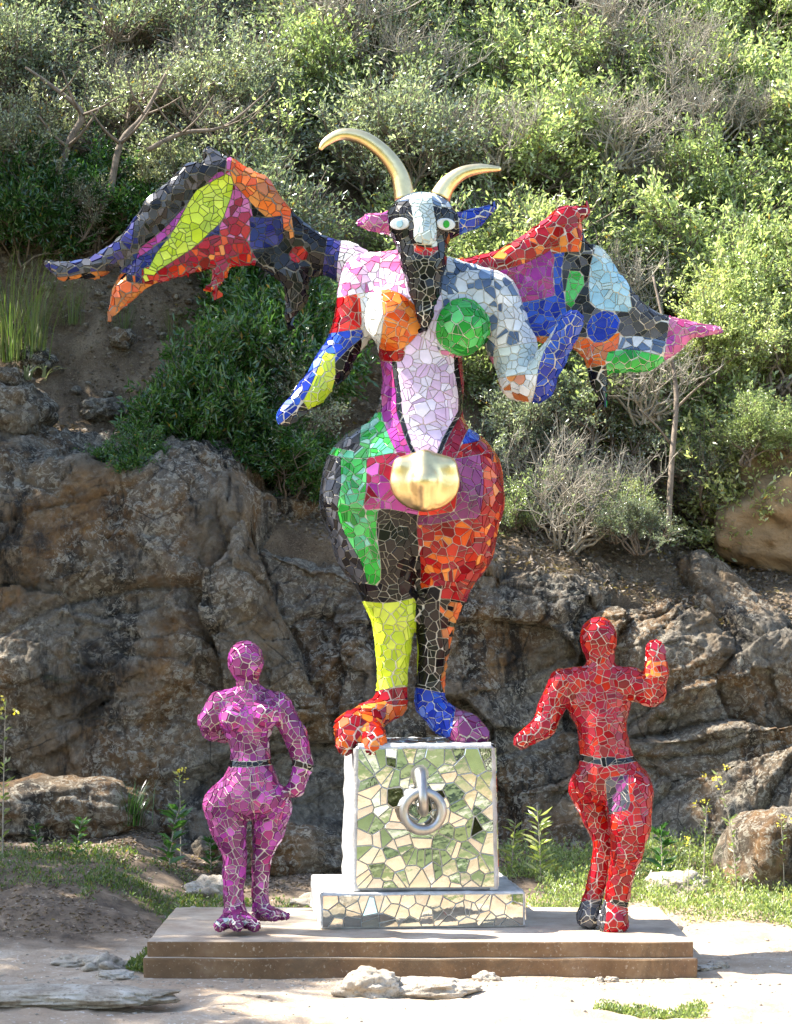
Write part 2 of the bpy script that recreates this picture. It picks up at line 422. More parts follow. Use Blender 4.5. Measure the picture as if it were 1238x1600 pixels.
def mosaic(V, Q, spacing, gap, hgt, split=.35, tilt=.02, keep=None, zone=None):
    """returns list of (centre, normal, [top points]) flat polygons"""
    T = np.concatenate([Q[:, [0, 1, 2]], Q[:, [0, 2, 3]]]) if Q.shape[1] == 4 else Q
    A, B, C = V[T[:, 0]], V[T[:, 1]], V[T[:, 2]]
    N = np.cross(B-A, C-A); ar = np.linalg.norm(N, axis=1); tot = ar.sum()/2
    N = N/(ar[:, None]+1e-12)
    n = int(tot/spacing**2*9); pick = RNG.choice(len(T), n, p=ar/ar.sum())
    r1, r2 = np.sqrt(RNG.random(n)), RNG.random(n)
    P = A[pick]*(1-r1)[:, None]+B[pick]*(r1*(1-r2))[:, None]+C[pick]*(r1*r2)[:, None]
    bvh = BVHTree.FromPolygons([tuple(v) for v in V], [tuple(t) for t in T.tolist()])
    seeds, grid, g = [], {}, spacing*1.0
    for p in P:
        lim = spacing*random.uniform(.55, 1.0)
        pv = Vector(p); co, n0, ix, d = bvh.find_nearest(pv); t1 = n0.orthogonal().normalized(); t2 = n0.cross(t1)
        cv = min(bvh.find_nearest(pv+t*spacing*.6)[1].dot(n0) for t in (t1, -t1, t2, -t2))
        lim *= .48+.52*min(1, max(0, (cv-.55)/.4))
        c = tuple((p//g).astype(int)); ok = True
        for i in (-1, 0, 1):
            for j in (-1, 0, 1):
                for k in (-1, 0, 1):
                    for s_ in grid.get((c[0]+i, c[1]+j, c[2]+k), ()):
                        q = s_-p
                        if q@q < lim*lim: ok = False; break
                    if not ok: break
                if not ok: break
            if not ok: break
        if ok: grid.setdefault(c, []).append(p); seeds.append(p)
    kd = kdtree.KDTree(len(seeds)); nrm = []
    for i, p in enumerate(seeds):
        kd.insert(Vector(p), i)
        co, no, ix, d = bvh.find_nearest(Vector(p)); nrm.append(no)
    kd.balance(); wt = [random.uniform(-.22, .22)*spacing**2 for _ in seeds]
    out = []
    for i, p in enumerate(seeds):
        p = Vector(p); no = nrm[i]
        if keep and not keep(p, no): continue
        t1 = no.orthogonal().normalized(); t2 = no.cross(t1)
        R = spacing*1.15
        poly = [(R*math.cos(a), R*math.sin(a)) for a in [j*math.pi/4 for j in range(8)]]
        for co, j, d in kd.find_range(p, spacing*2.4):
            if j == i or nrm[j].dot(no) < .1: continue
            q = co-p; qx, qy = q.dot(t1), q.dot(t2); L = math.hypot(qx, qy)
            if L < 1e-5: continue
            poly = clip(poly, qx/L, qy/L, (d*d+wt[i]-wt[j])/(2*d)-gap/2)
            if len(poly) < 3: break
        if len(poly) < 3: continue
        def zk(a):
            u_, v_ = px1(p+t1*a[0]+t2*a[1]); return zone(u_+3.5*math.sin(v_/21), v_+5*math.sin(u_/23+v_/60))
        pieces = [y_ for x_ in zone_split(poly, zk, gap) for y_ in shatter(x_, gap, spacing**2*.42, split)]
        for pl in pieces:
            if len(pl) < 3 or area(pl) < spacing**2*.022: continue
            # drop near-duplicate corners
            q = [a for k_, a in enumerate(pl) if math.hypot(a[0]-pl[k_-1][0], a[1]-pl[k_-1][1]) > spacing*.04]
            if len(q) < 3: continue
            pts, ns = [], Vector((0, 0, 0))
            for a in q:
                w_ = p+t1*a[0]+t2*a[1]; co, n2, ix, d = bvh.find_nearest(w_)
                if n2.dot(no) < 0: co, n2 = w_, no
                pts.append(co); ns += n2
            ns = (ns/len(pts)+no*.3).normalized(); c = sum(pts, Vector())/len(pts)
            sf = bvh.find_nearest(c)[0]; rise = max(0, min(.012, (sf-c).dot(ns)))
            c = c+ns*rise*.75
            nn = (ns+Vector((random.gauss(0, tilt), random.gauss(0, tilt), random.gauss(0, tilt)))).normalized()
            top = [w_-nn*((w_-c).dot(nn)) for w_ in pts]
            cx_, cy_ = sum(a[0] for a in q)/len(q), sum(a[1] for a in q)/len(q)
            out.append((c, nn, top, choose(zk((cx_, cy_)))))
    return out
def tile_geo(c, n, top, hgt):
    m = len(top); k = [c+(w_-c)*.96+n*hgt for w_ in top]
    mid = [w_+n*hgt*.7 for w_ in top]; bot = [w_-n*.012 for w_ in top]
    V = k+mid+bot; Fs = [tuple(range(m))]
    for r in (0, 1):
        for i in range(m):
            j = (i+1) % m; Fs.append((r*m+i, (r+1)*m+i, (r+1)*m+j, r*m+j))
    if (top[1]-top[0]).cross(top[2]-top[1]).dot(n) < 0: Fs = [f[::-1] for f in Fs]
    return V, Fs
def score(c, n, top):
    px, py = toPx([tuple(p) for p in top]); m = len(px)
    a = .5*abs(sum(px[i-1]*py[i]-px[i]*py[i-1] for i in range(m)))
    v = Vector((0, CAMY, EYE))-c
    return a if n.dot(v) > 0 and -10 < px[0] < 1248 else -1
def lay_tiles(root, items, hgt, limit=300):
    """items: (parent_part, c, n, top, material)"""
    items = sorted(items, key=lambda t: -score(*t[1:4]))
    inv = root.location
    for it in items[:limit]:
        par, c, n, top, m = it; V, Fs = tile_geo(c, n, top, hgt)
        V = [v-c for v in V]
        o = mesh_obj('tile', V, Fs, m, par); o.location = c-inv
    V, Fs, mi, mats = [], [], [], []
    for par, c, n, top, m in items[limit:]:
        a, f = tile_geo(c, n, top, hgt); b = len(V); V += [v-inv for v in a]
        if m not in mats: mats.append(m)
        Fs += [tuple(i+b for i in q) for q in f]; mi += [mats.index(m)]*len(f)
    if V:
        o = mesh_obj('small_tiles', V, Fs, mats, root, mi); o['kind'] = 'stuff'
def body_part(name, sdf, h, root, mat=GROUT, it=2):
    V, Q = sdf.build(h); V = relax(V, Q, it)
    N = np.zeros_like(V); fn = np.cross(V[Q[:, 2]]-V[Q[:, 0]], V[Q[:, 3]]-V[Q[:, 1]])
    for i in range(4): np.add.at(N, Q[:, i], fn)
    N /= np.linalg.norm(N, axis=1)[:, None]+1e-12
    me = np_mesh(name, V-N*(.002 if mat is not GOLD else 0)-np.array(root.location), Q, mat, smooth=True)
    o = link(bpy.data.objects.new(name, me), root); return o, V, Q

# ------------------------------------------------------------------ terrain
def fbm(p, o=5, H=.9): return noise.fractal(p, H, 2.0, o, noise_basis='PERLIN_ORIGINAL')
gx = np.concatenate([np.array([-150,-90,-50,-30,-18,-12,-8]), np.linspace(-6, 6, 260), np.array([8,12,18,30,50,90,150])])
gy = np.concatenate([np.array([-150,-90,-50,-30,-22,-16,-12,-9,-7,-5,-4,-3.2]), np.linspace(-2.6, 6.5, 220), np.array([9,14,25,50,120])])
def ground_z(x, y):
    near = 1.0 if abs(x) < 7 and -6 < y < 7 else 0.0
    z = .05*fbm(Vector((x*.6, y*.6, 3)), 3)+.035*fbm(Vector((x*2.2, y*3.0, 9)), 4)*near+.012*fbm(Vector((x*9, y*9, 2)), 4)*near
    # the plot around the slab stays level
    d = max(abs(x-.12)-1.5, abs(y-.7)-.8, 0); z = z*min(1, .25+d*1.2)-.008
    if y > 2.2: z += (y-2.2)*.10
    if x < -1.3 and y > 1.2: z += min(.5, (-1.3-x))*min(1.4, y-1.2)*.28
    if y > 1.6 and x > 2.4: z += (x-2.4)*.08
    return z
GV = [(x, y, ground_z(x, y)) for y in gy for x in gx]
nx = len(gx); GQ = [(j*nx+i, j*nx+i+1, (j+1)*nx+i+1, (j+1)*nx+i) for j in range(len(gy)-1) for i in range(nx-1)]
gme = np_mesh('ground', GV, GQ, SAND, smooth=True)
go = link(bpy.data.objects.new('ground', gme)); tag(go, kind='structure')

# cliff profile columns, each a list of (y, z), bottom to top
colx = [-9, -3.0, -1.7, -.5, .85, 1.85, 3.0, 9]
A_ = [(3.6,-.3),(4.0,.30),(4.5,.62),(4.45,1.15),(4.25,1.5),(4.45,2.3),(4.9,2.95),(5.5,3.12),(6.05,3.35),(6.5,4.4),(7.6,5.5),(10.5,8.6),(15,13),(24,21)]
cols = [
 A_, A_,
 [(3.7,-.3),(4.1,.30),(4.4,.60),(4.55,1.1),(4.45,1.5),(4.55,2.1),(4.95,2.75),(5.5,2.95),(6.1,3.2),(6.7,4.2),(7.6,5.3),(10.5,8.4),(15,13),(24,21)],
 [(3.9,-.3),(4.3,.25),(4.6,.5),(4.65,.9),(4.7,1.35),(4.75,1.8),(5.0,2.25),(5.5,2.45),(6.1,2.8),(6.8,3.9),(7.6,5.0),(10.5,8.2),(15,13),(24,21)],
 [(4.2,-.3),(4.6,.28),(4.85,.5),(4.9,.95),(4.92,1.4),(4.9,1.8),(5.0,2.2),(5.5,2.35),(6.2,2.75),(6.9,3.8),(7.7,4.9),(10.5,8.0),(15,13),(24,21)],
 [(4.2,-.3),(4.7,.35),(4.95,.6),(5.0,.95),(4.95,1.3),(4.85,1.65),(5.0,1.95),(5.6,2.15),(6.6,2.6),(7.2,3.6),(7.9,4.8),(10.5,8.0),(15,13),(24,21)],
 [(3.9,-.3),(4.4,.45),(4.8,.7),(4.95,.95),(5.0,1.2),(4.95,1.45),(5.05,1.65),(5.8,1.95),(7.0,2.4),(7.4,3.7),(8.2,4.9),(10.5,8.0),(15,13),(24,21)],
]
cols.append(cols[-1]); colx = np.array(colx, float); CA = np.array(cols)     # (8,14,2)
def prof(x):
    i = int(np.clip(np.searchsorted(colx, x)-1, 0, len(colx)-2)); t = (x-colx[i])/(colx[i+1]-colx[i]); t = min(1, max(0, t)); t = t*t*(3-2*t)
    return CA[i]*(1-t)+CA[i+1]*t
def hill_z(x, y):
    p = prof(x)[6:]; return float(np.interp(y, p[:, 0], p[:, 1]))
def crack(p):
    d, _ = noise.voronoi(p); return d[1]-d[0], d
def sheet(name, k0, k1, xs, res, mat, disp, tuck=(0, 0)):
    V, M = [], 0
    for x in xs:
        p = prof(x)[k0:k1+1]; s_ = np.concatenate([[0], np.cumsum(np.hypot(*(np.diff(p, axis=0).T)))])
        # smooth catmull-like: sample linear then blur
        u = np.linspace(0, s_[-1], res); yy = np.interp(u, s_, p[:, 0]); zz = np.interp(u, s_, p[:, 1])
        for _ in range(int(res*.03)+1):
            yy[1:-1] = .25*yy[:-2]+.5*yy[1:-1]+.25*yy[2:]; zz[1:-1] = .25*zz[:-2]+.5*zz[1:-1]+.25*zz[2:]
        dy, dz = np.gradient(yy), np.gradient(zz); L = np.hypot(dy, dz)
        for y, z, ny_, nz_, uu in zip(yy, zz, -dz/L, dy/L, u):
            d = disp(Vector((x, y, z))); d = (d[0]-tuck[0]*max(0, 1-uu/.5)**2-tuck[1]*max(0, 1-(s_[-1]-uu)/.5)**2, d[1]); V.append((x+.25*d[1], y+ny_*d[0], z+nz_*d[0]+.15*d[1]))
    n = len(xs); Q = [(i*res+j, (i+1)*res+j, (i+1)*res+j+1, i*res+j+1) for i in range(n-1) for j in range(res-1)]
    me = np_mesh(name, V, Q, mat, smooth=True); return link(bpy.data.objects.new(name, me))
def rock_disp(p):
    q = Vector((p.x*.55+.2*p.z, p.y*.5, p.z*.95-.25*p.x))
    q2 = q+Vector((fbm(p*.9, 3), 0, fbm(p*.9+Vector((9, 0, 0)), 3)))*.10
    d = .16*fbm(p*.7, 3)
    for f_, am, of in ((.75, .36, Vector((0, 0, 0))), (1.9, .24*(.5+max(0, min(1, .5+p.x*.25))), Vector((4, 4, 4))), (5.5, .28, Vector((9, 1, 3)))):
        qq = q2*f_+of+Vector((fbm(p*2.2*f_, 2), fbm(p*2.2*f_+Vector((3, 3, 3)), 2), fbm(p*2.2*f_+Vector((7, 1, 5)), 2)))*.05
        ds, pt = noise.voronoi(qq); rv = noise.random_unit_vector() if False else noise.cell_vector(pt[0]*37.7)*2-Vector((1, 1, 1))
        t_ = max(-1, min(1, (qq-pt[0]).dot(rv)))/f_
        e_ = min(1, (ds[1]-ds[0])*14)
        d += am*t_*.75+(.045/f_)*(e_-1)+.10/f_*rv.x
    d -= .38*math.exp(-((p.x-1.15)/.42)**2-((p.z-1.15)/.45)**2)+.18*math.exp(-((p.x-2.2)/.5)**2-((p.z-.95)/.3)**2)
    d += .02*(noise.ridged_multi_fractal(Vector((p.x*1.3+p.z*.6, p.y, p.z*2.6-p.x)), .9, 2.1, 5, 1.0, 2.0)*.5-.6)
    d += .03*fbm(p*6, 6, .7)+.012*fbm(p*18, 4, .6)
    return d, .18*fbm(p*1.3+Vector((3, 1, 7)), 2)
xs1 = np.concatenate([np.linspace(-9, -3.9, 25)[:-1], np.linspace(-3.9, 3.9, 560), np.linspace(3.9, 9, 25)[1:]])
rk = sheet('cliff', 0, 8, xs1, 330, ROCK, rock_disp, (0, .7)); tag(rk, kind='structure')
def soil_disp(p):
    return .16*fbm(p*.8+Vector((0, 0, 4)), 4)+.05*fbm(p*4, 4)-.05, .1*fbm(p*1.2, 2)
xs2 = np.concatenate([np.linspace(-22, -5, 18)[:-1], np.linspace(-5, 5, 170), np.linspace(5, 22, 18)[1:]])
hs = sheet('hillside', 6, 13, xs2, 260, SOIL, soil_disp, (.6, 0)); tag(hs, kind='structure'); hs.location.z = .03

# ------------------------------------------------------------------ slab and mirrored plinth
def rbox(name, size, loc, mat, parent, rad=.01, seg=2, rotz=0, jitter=0):
    import bmesh
    bm = bmesh.new(); bmesh.ops.create_cube(bm, size=1)
    for v in bm.verts: v.co = Vector((v.co.x*size[0], v.co.y*size[1], v.co.z*size[2]))
    bmesh.ops.bevel(bm, geom=bm.edges[:]+bm.verts[:], offset=rad, segments=seg, affect='EDGES', profile=.5)
    if jitter:
        bmesh.ops.subdivide_edges(bm, edges=[e for e in bm.edges if e.calc_length() > .2], cuts=14, use_grid_fill=True)
        for v in bm.verts:
            v.co += Vector((fbm(v.co*7, 3), fbm(v.co*7+Vector((5, 0, 0)), 3), fbm(v.co*7+Vector((0, 5, 0)), 3)))*jitter
    me = bpy.data.meshes.new(name); bm.to_mesh(me); bm.free(); me.materials.append(mat)
    o = link(bpy.data.objects.new(name, me), parent); o.location = loc; o.rotation_euler.z = rotz; return o
slab = empty('concrete_slab', (.12, .72, 0), 'long low brown concrete slab carrying the plinth and two small figures', 'slab')
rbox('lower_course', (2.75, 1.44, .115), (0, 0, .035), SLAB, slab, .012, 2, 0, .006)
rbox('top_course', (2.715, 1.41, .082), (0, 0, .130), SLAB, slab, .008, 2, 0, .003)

PL = Matrix.Translation((.1, .97, .171)) @ Matrix.Rotation(math.radians(5.2), 4, 'Z')
pl = empty('mirrored_plinth', (.1, .97, .171), 'square plinth clad in broken mirror tiles with stepped base under the tall figure', 'plinth')
pl_rot = Matrix.Rotation(math.radians(5.2), 4, 'Z')
def grid_box(sx, sy, sz, cz, taper=0.0, r=.02, h=.05):
    """rounded box as SDF-like quad mesh"""
    import bmesh
    bm = bmesh.new(); bmesh.ops.create_cube(bm, size=1)
    for v in bm.verts:
        f = 1+taper*(0.5-v.co.z)
        v.co = Vector((v.co.x*sx*f, v.co.y*sy*f, v.co.z*sz+cz))
    bmesh.ops.bevel(bm, geom=bm.edges[:], offset=r, segments=3, affect='EDGES', profile=.5)
    bmesh.ops.triangulate(bm, faces=bm.faces[:])
    V = np.array([v.co[:] for v in bm.verts]); T = np.array([[v.index for v in f.verts] for f in bm.faces]); bm.free()
    return V, T
pitems = []
for nm, dims in (('plinth_base', (1.07, .92, .185, .0925, 0, .012)), ('plinth_block', (.745, .70, .765, .185+.3825, .035, .035))):
    V, T = grid_box(*dims)
    R3 = np.array(pl_rot.to_3x3())
    off = np.array([0, .10 if nm == 'plinth_block' else 0, 0]) if False else np.array([.015 if nm == 'plinth_block' else 0, -.06 if nm == 'plinth_block' else 0, 0])
    V = (V+off)@R3.T
    VW = V+np.array(pl.location)
    o = link(bpy.data.objects.new(nm, np_mesh(nm, V, T, CEMENT)), pl)
    ce, hx, hy = off, dims[0]/2, dims[1]/2
    def keep(p, no, dims=dims, off=off):
        q = Vector(R3.T@(np.array(p)-np.array(pl.location))-off); nl = Vector(R3.T@np.array(no))
        m = max(abs(nl.x), abs(nl.y), abs(nl.z))
        if m < .97 or nl.z < -.5: return False
        return True
    # tiles per planar face so that shards stop clean at the edges
    f_ = dims
    faces = []
    for ax_, sg in ((1, -1), (0, -1), (0, 1), (2, 1), (1, 1)):
        u, v = [(1, 2), (0, 2), (0, 1)][ax_]
        faces.append((ax_, sg, u, v))
    for ax_, sg, u, v in faces:
        size = dims[:3]; mrg = .022 if nm == 'plinth_block' else .012
        hu, hv = size[u]/2-mrg, size[v]/2-mrg
        sp0 = .105 if nm == 'plinth_block' else .10
        if (ax_ == 2 and nm == 'plinth_base') or (ax_ == 0 and sg == -1): continue
        pts = []
        for _ in range(900):
            q = (random.uniform(-hu, hu), random.uniform(-hv, hv)); lim = sp0*random.uniform(.5, 1.05)
            if v == 2 and nm == 'plinth_block' and q[1] < -hv*.72: lim *= .62
            if all(math.hypot(q[0]-a[0], q[1]-a[1]) > lim for a in pts): pts.append(q)
        for i, a in enumerate(pts):
            poly = [(-hu-a[0], -hv-a[1]), (hu-a[0], -hv-a[1]), (hu-a[0], hv-a[1]), (-hu-a[0], hv-a[1])]
            for j, b in enumerate(pts):
                if i == j: continue
                qx, qy = b[0]-a[0], b[1]-a[1]; L = math.hypot(qx, qy)
                if L < .5: poly = clip(poly, qx/L, qy/L, L/2-.0022)
                if len(poly) < 3: break
            for pg in shatter(poly, .0045, .0045, .75):
                if len(pg) < 3 or area(pg) < .0002: continue
                pg = [q for k_, q in enumerate(pg) if math.hypot(q[0]-pg[k_-1][0], q[1]-pg[k_-1][1]) > .003]
                if len(pg) < 3: continue
                tp = []
                for q in pg:
                    L3 = np.zeros(3); L3[u] = q[0]+a[0]; L3[v] = q[1]+a[1]; L3[ax_] = sg*size[ax_]/2
                    if dims[4] and ax_ != 2:
                        ff = 1+dims[4]*(.5-L3[2]/size[2]); L3[0] *= ff; L3[1] *= ff
                    L3[2] += dims[3]; tp.append(Vector(R3@(L3+off)+np.array(pl.location)))
                nn = (tp[1]-tp[0]).cross(tp[2]-tp[1]).normalized(); od = np.zeros(3); od[ax_] = sg
                if nn.dot(Vector(R3@od)) < 0: nn = -nn
                c = sum(tp, Vector())/len(tp)
                gr = random.random() < (.62 if nm == 'plinth_block' else .3)
                nn = (nn+Vector((random.gauss(0, .015), random.gauss(0, .015) if ax_ == 0 else 0, (random.gauss(.004, .012) if gr else random.gauss(-.058, .012)) if random.random() < .985 else .12))).normalized()
                tp = [w_-nn*((w_-c).dot(nn)) for w_ in tp]
                if sum(t.dot(Vector(R3@od)) for t in tp): pass
                pitems.append((o, c, nn, tp, mirror_mat()))
lay_tiles(pl, pitems, .006, 300)
# cement trim along the edges of the plinth, uneven like hand-trowelled mortar
def trowel(a, b, r):
    n_ = 26; V, Fs = [], []
    a, b = Vector(a), Vector(b); d = (b-a).normalized(); t1 = d.orthogonal().normalized(); t2 = d.cross(t1)
    for i in range(n_+1):
        p = a+(b-a)*i/n_
        for k_ in range(7):
            g = k_/7*2*math.pi; rr = r*(1+.35*fbm(Vector((p.x*14+k_, p.y*14, p.z*14)), 3))
            V.append(p+(t1*math.cos(g)+t2*math.sin(g))*rr)
    for i in range(n_):
        for k_ in range(7):
            Fs.append((i*7+k_, i*7+(k_+1) % 7, (i+1)*7+(k_+1) % 7, (i+1)*7+k_))
    return V, Fs
def trim_ring(hx, hy, z, r, off=(0, 0), verts=None, tz=1):
    c = [pl_rot@Vector((sx*hx+off[0], sy*hy+off[1], z)) for sx, sy in ((-1, -1), (1, -1), (1, 1), (-1, 1))]
    V, Fs = [], []
    for i in range(4):
        v, f = trowel(c[i-1], c[i], r); b = len(V); V += v; Fs += [tuple(q+b for q in g) for g in f]
    if verts:
        for cc, s_ in zip(c, ((-1, -1), (1, -1), (1, 1), (-1, 1))):
            e = pl_rot@Vector((s_[0]*hx*tz+off[0], s_[1]*hy*tz+off[1], verts)); v, f = trowel(cc, e, r*1.0); b = len(V); V += v; Fs += [tuple(q+b for q in g) for g in f]
    return V, Fs
for args, par in (((.5345-.012, .46-.012, .185-.010, .015, (0, 0), .01), 'plinth_base'), ((.3725-.022, .35-.022, .95-.020, .026, (.015, -.06), .19, 1.035), 'plinth_block')):
    V, Fs = trim_ring(*args); mesh_obj('mortar_edge', V, Fs, CEMENT, pl, smooth=True)

# steel ring and its shackle
def tube(pts, rad, seg=16, closed=False, squash=1.0):
    n_ = len(pts); V, Fs = [], []; up = Vector((0, 1, 0.001))
    for i, p in enumerate(pts):
        a = pts[(i-1) % n_] if closed or i > 0 else p; b = pts[(i+1) % n_] if closed or i < n_-1 else p
        d = (b-a).normalized(); u = d.cross(up)
        u = (u if u.length > .05 else d.cross(Vector((1, 0, 0)))).normalized(); v = d.cross(u)
        r = rad[i] if hasattr(rad, '__len__') else rad
        for k_ in range(seg):
            g = 2*math.pi*k_/seg; V.append(p+(u*math.cos(g)+v*math.sin(g)*squash)*r)
    for i in range(n_ if closed else n_-1):
        j = (i+1) % n_
        for k_ in range(seg): Fs.append((i*seg+k_, i*seg+(k_+1) % seg, j*seg+(k_+1) % seg, j*seg+k_))
    if not closed: Fs += [tuple(range(seg))[::-1], tuple((n_-1)*seg+k_ for k_ in range(seg))]
    return V, Fs
ring_c = W(663, 1276, .46)
ring = empty('steel_ring', ring_c, 'heavy round steel ring hanging from the shackle on the plinth front', 'ring')
pts = [Vector((math.cos(t)*.098, .012*math.cos(t), math.sin(t)*.098)) for t in [2*math.pi*i/48 for i in range(48)]]
V, Fs = tube(pts, [.026*(1+.07*math.sin(3*t+1)) for t in [2*math.pi*i/48 for i in range(48)]], 18, True)
mesh_obj('ring_band', V, Fs, STEEL, ring, smooth=True)
anchor = W(656, 1212, .565)
sh = [anchor+Vector((0, .02, .01)), anchor+Vector((0, -.03, .015)), anchor+Vector((.003, -.075, 0)), anchor+Vector((.010, -.115, -.05)), anchor+Vector((.016, -.135, -.11)), anchor+Vector((.02, -.12, -.16)), anchor+Vector((.02, -.08, -.185)), anchor+Vector((.018, -.035, -.165)), anchor+Vector((.014, -.015, -.12))]
def smooth_path(p, m=5):
    out = []
    for i in range(len(p)-1):
        p0, p1, p2, p3 = p[max(0, i-1)], p[i], p[i+1], p[min(len(p)-1, i+2)]
        for k_ in range(m):
            t = k_/m; out.append(.5*((2*p1)+(p2-p0)*t+(2*p0-5*p1+4*p2-p3)*t*t+(3*p1-p0-3*p2+p3)*t**3))
    out.append(p[-1]); return out
sh = smooth_path(sh); V, Fs = tube([v-pl.location for v in sh], [.034-.014*min(1, i/len(sh)) for i in range(len(sh))], 16)
mesh_obj('shackle', V, Fs, STEEL, pl, smooth=True)
V, Fs = tube([anchor+Vector((0, .03, .01))-pl.location, anchor+Vector((0, -.022, .01))-pl.location], .048, 24); mesh_obj('shackle_collar', V, Fs, STEEL, pl)
ring.location = sh[20]+Vector((.0, .015, -.066))

# ------------------------------------------------------------------ mosaic figures (generic mosaic statues)
def mk(Yc):
    s_ = sc(Yc)
    def P(px, py, r, dy=0): return (W(px, py, Yc+dy), r*s_)
    def E(px, py, rx, rz, ry=None, dy=0):
        return W(px, py, Yc+dy), (rx*s_, (ry if ry else rx)*s_, rz*s_)
    return P, E, s_

# --- violet figure
P, E, s_ = mk(.38)
vroot = empty('violet_figure', (W(385, 1450, .38).x, .38, .171), 'small violet mosaic figure of a woman standing at the left end of the slab', 'statue')
b = SDF(.03)
b.ell(*E(384, 1033, 27, 31, 27, -.02)); b.chain([P(386, 1050, 17), P(390, 1085, 15)], .03)
b.chain([P(346, 1098, 17), P(390, 1088, 17), P(434, 1100, 17)]); b.ell(*E(386, 1122, 43, 40, 30))
b.ell(*E(366, 1122, 22, 20, 22, -.07), .02); b.ell(*E(416, 1116, 20, 20, 22, -.07), .02)
b.chain([P(388, 1140, 32), P(392, 1180, 27), P(392, 1215, 40)]); b.ell(*E(388, 1245, 58, 36, 42))
b.chain([P(350, 1258, 32), P(357, 1292, 27), P(368, 1338, 17), P(366, 1365, 17), P(365, 1400, 14), P(368, 1432, 18)], .012)
b.chain([P(424, 1262, 32, .05), P(419, 1298, 24, .06), P(409, 1340, 14, .07), P(406, 1395, 12, .08), P(410, 1425, 13, .08)], .012)
for q in ((343, 1447, 9, -.16), (371, 1447, 9, -.20), (399, 1447, 9, -.15)): b.chain([P(367, 1430, 13), P(*q)], .02)
b.chain([P(408, 1424, 12, .08), P(430, 1431, 9, .0)], .015); b.chain([P(408, 1424, 12, .08), P(448, 1432, 6, .05)], .015)
b.chain([P(344, 1100, 19), P(328, 1126, 17), P(330, 1142, 13, .06), P(352, 1150, 11, .14)], .02)
b.chain([P(436, 1102, 18), P(462, 1150, 17), P(474, 1195, 14), P(462, 1232, 12), P(455, 1236, 9)], .02)
vo, V, Q = body_part('body', b, .013, vroot)
def vcol(px, py):
    if 1183 < py-.08*(px-350) < 1192: return ('black',)
    if 1100 < py < 1140 and 345 < px < 440: return ('purple', .6, 'mauve')
    if px > 395 and 1195 < py < 1330: return ('purple', .55, 'mauve')
    if px > 440 and py < 1260: return ('mauve', .8, 'purple')
    if py > 1440: return ('mauve', .8, 'pale')
    return ('mauve', .88, 'purple')
items = [(vo, *t) for t in mosaic(V, Q, .042, .0036, .004, .6, .022, zone=vcol)]
lay_tiles(vroot, items, .004)

# --- red figure
P, E, s_ = mk(.45)
rroot = empty('red_figure', (W(955, 1450, .45).x, .45, .171), 'small red mosaic figure with one arm raised at the right end of the slab', 'statue')
b = SDF(.03)
b.ell(*E(935, 996, 28, 31, 28)); b.chain([P(937, 1012, 22), P(940, 1052, 19)], .03)
b.chain([P(880, 1066, 20), P(940, 1060, 22), P(988, 1066, 20)]); b.ell(*E(936, 1100, 48, 45, 30))
b.chain([P(940, 1130, 37), P(944, 1165, 36), P(950, 1200, 45)]); b.ell(*E(955, 1222, 60, 36, 42))
b.chain([P(918, 1232, 29, .06), P(932, 1275, 21, .08), P(944, 1318, 14, .08), P(934, 1375, 14, .08), P(925, 1410, 14, .08), P(920, 1432, 19, .06)], .02)
b.chain([P(984, 1238, 36, -.06), P(984, 1290, 31, -.12), P(980, 1330, 23, -.12), P(972, 1362, 18, -.06), P(966, 1395, 17, -.02), P(962, 1415, 17, 0), P(958, 1440, 24, -.03)], .02)
b.chain([P(880, 1068, 21), P(862, 1105, 19), P(850, 1135, 17, -.03), P(815, 1158, 12, -.08)], .02)
b.chain([P(985, 1068, 24), P(1018, 1082, 20, -.05), P(1026, 1050, 17, -.08), P(1024, 1014, 14, -.08)], .025)
ro, V, Q = body_part('body', b, .013, rroot)
V[:, 2] = np.maximum(V[:, 2], .166)
def rcol(px, py):
    if py > 1410 and px < 944: return ('grey',)
    if abs(py-1413) < 4 and px > 950: return ('black',)
    if abs(py-1186) < 4.5: return ('black',)
    if 1210 < py < 1270 and 950 < px < 985: return ('grey', .5, 'mauve')
    if 1008 < px and 1030 < py < 1055: return ('orange', .6, 'redmix')
    return ('redmix',)
items = [(ro, *t) for t in mosaic(V, Q, .040, .0034, .004, .6, .022, zone=rcol)]
lay_tiles(rroot, items, .004)

# --- tall winged horned figure
YC = .92
P, E, s_ = mk(YC)
droot = empty('winged_figure', (.06, YC, 1.12), 'tall multicoloured mosaic figure with gold horns and spread wings standing on the plinth', 'statue')
b = SDF(.05)
b.ell(*E(655, 478, 92, 66, 62)); b.chain([P(570, 432, 36, .03), P(655, 430, 40), P(760, 462, 40)], .06)
b.chain([P(655, 520, 68), P(662, 600, 58), P(655, 660, 70)], .06)
b.ell(*E(645, 745, 140, 96, 98, .02))
b.ell(*E(612, 498, 40, 44, 40, -.16), .04); b.ell(*E(722, 512, 40, 42, 40, -.16), .04)
b.chain([P(586, 785, 86), P(594, 850, 70), P(608, 925, 41), P(616, 960, 33), P(613, 1075, 20), P(612, 1098, 22)], .04)
b.chain([P(708, 785, 80), P(704, 850, 66), P(690, 925, 38, .04), P(682, 960, 30, .05), P(672, 1075, 19, .06), P(672, 1098, 22, .06)], .04)
b.chain([P(612, 1100, 22), P(576, 1122, 22, -.12), P(550, 1140, 25, -.24), P(540, 1166, 14, -.32)], .03)
b.chain([P(576, 1125, 20, -.12), P(585, 1158, 17, -.32), P(578, 1172, 12, -.36)], .03)
b.chain([P(672, 1100, 21, .06), P(695, 1125, 22, -.02), P(728, 1140, 24, -.1), P(744, 1150, 20, -.14)], .03)
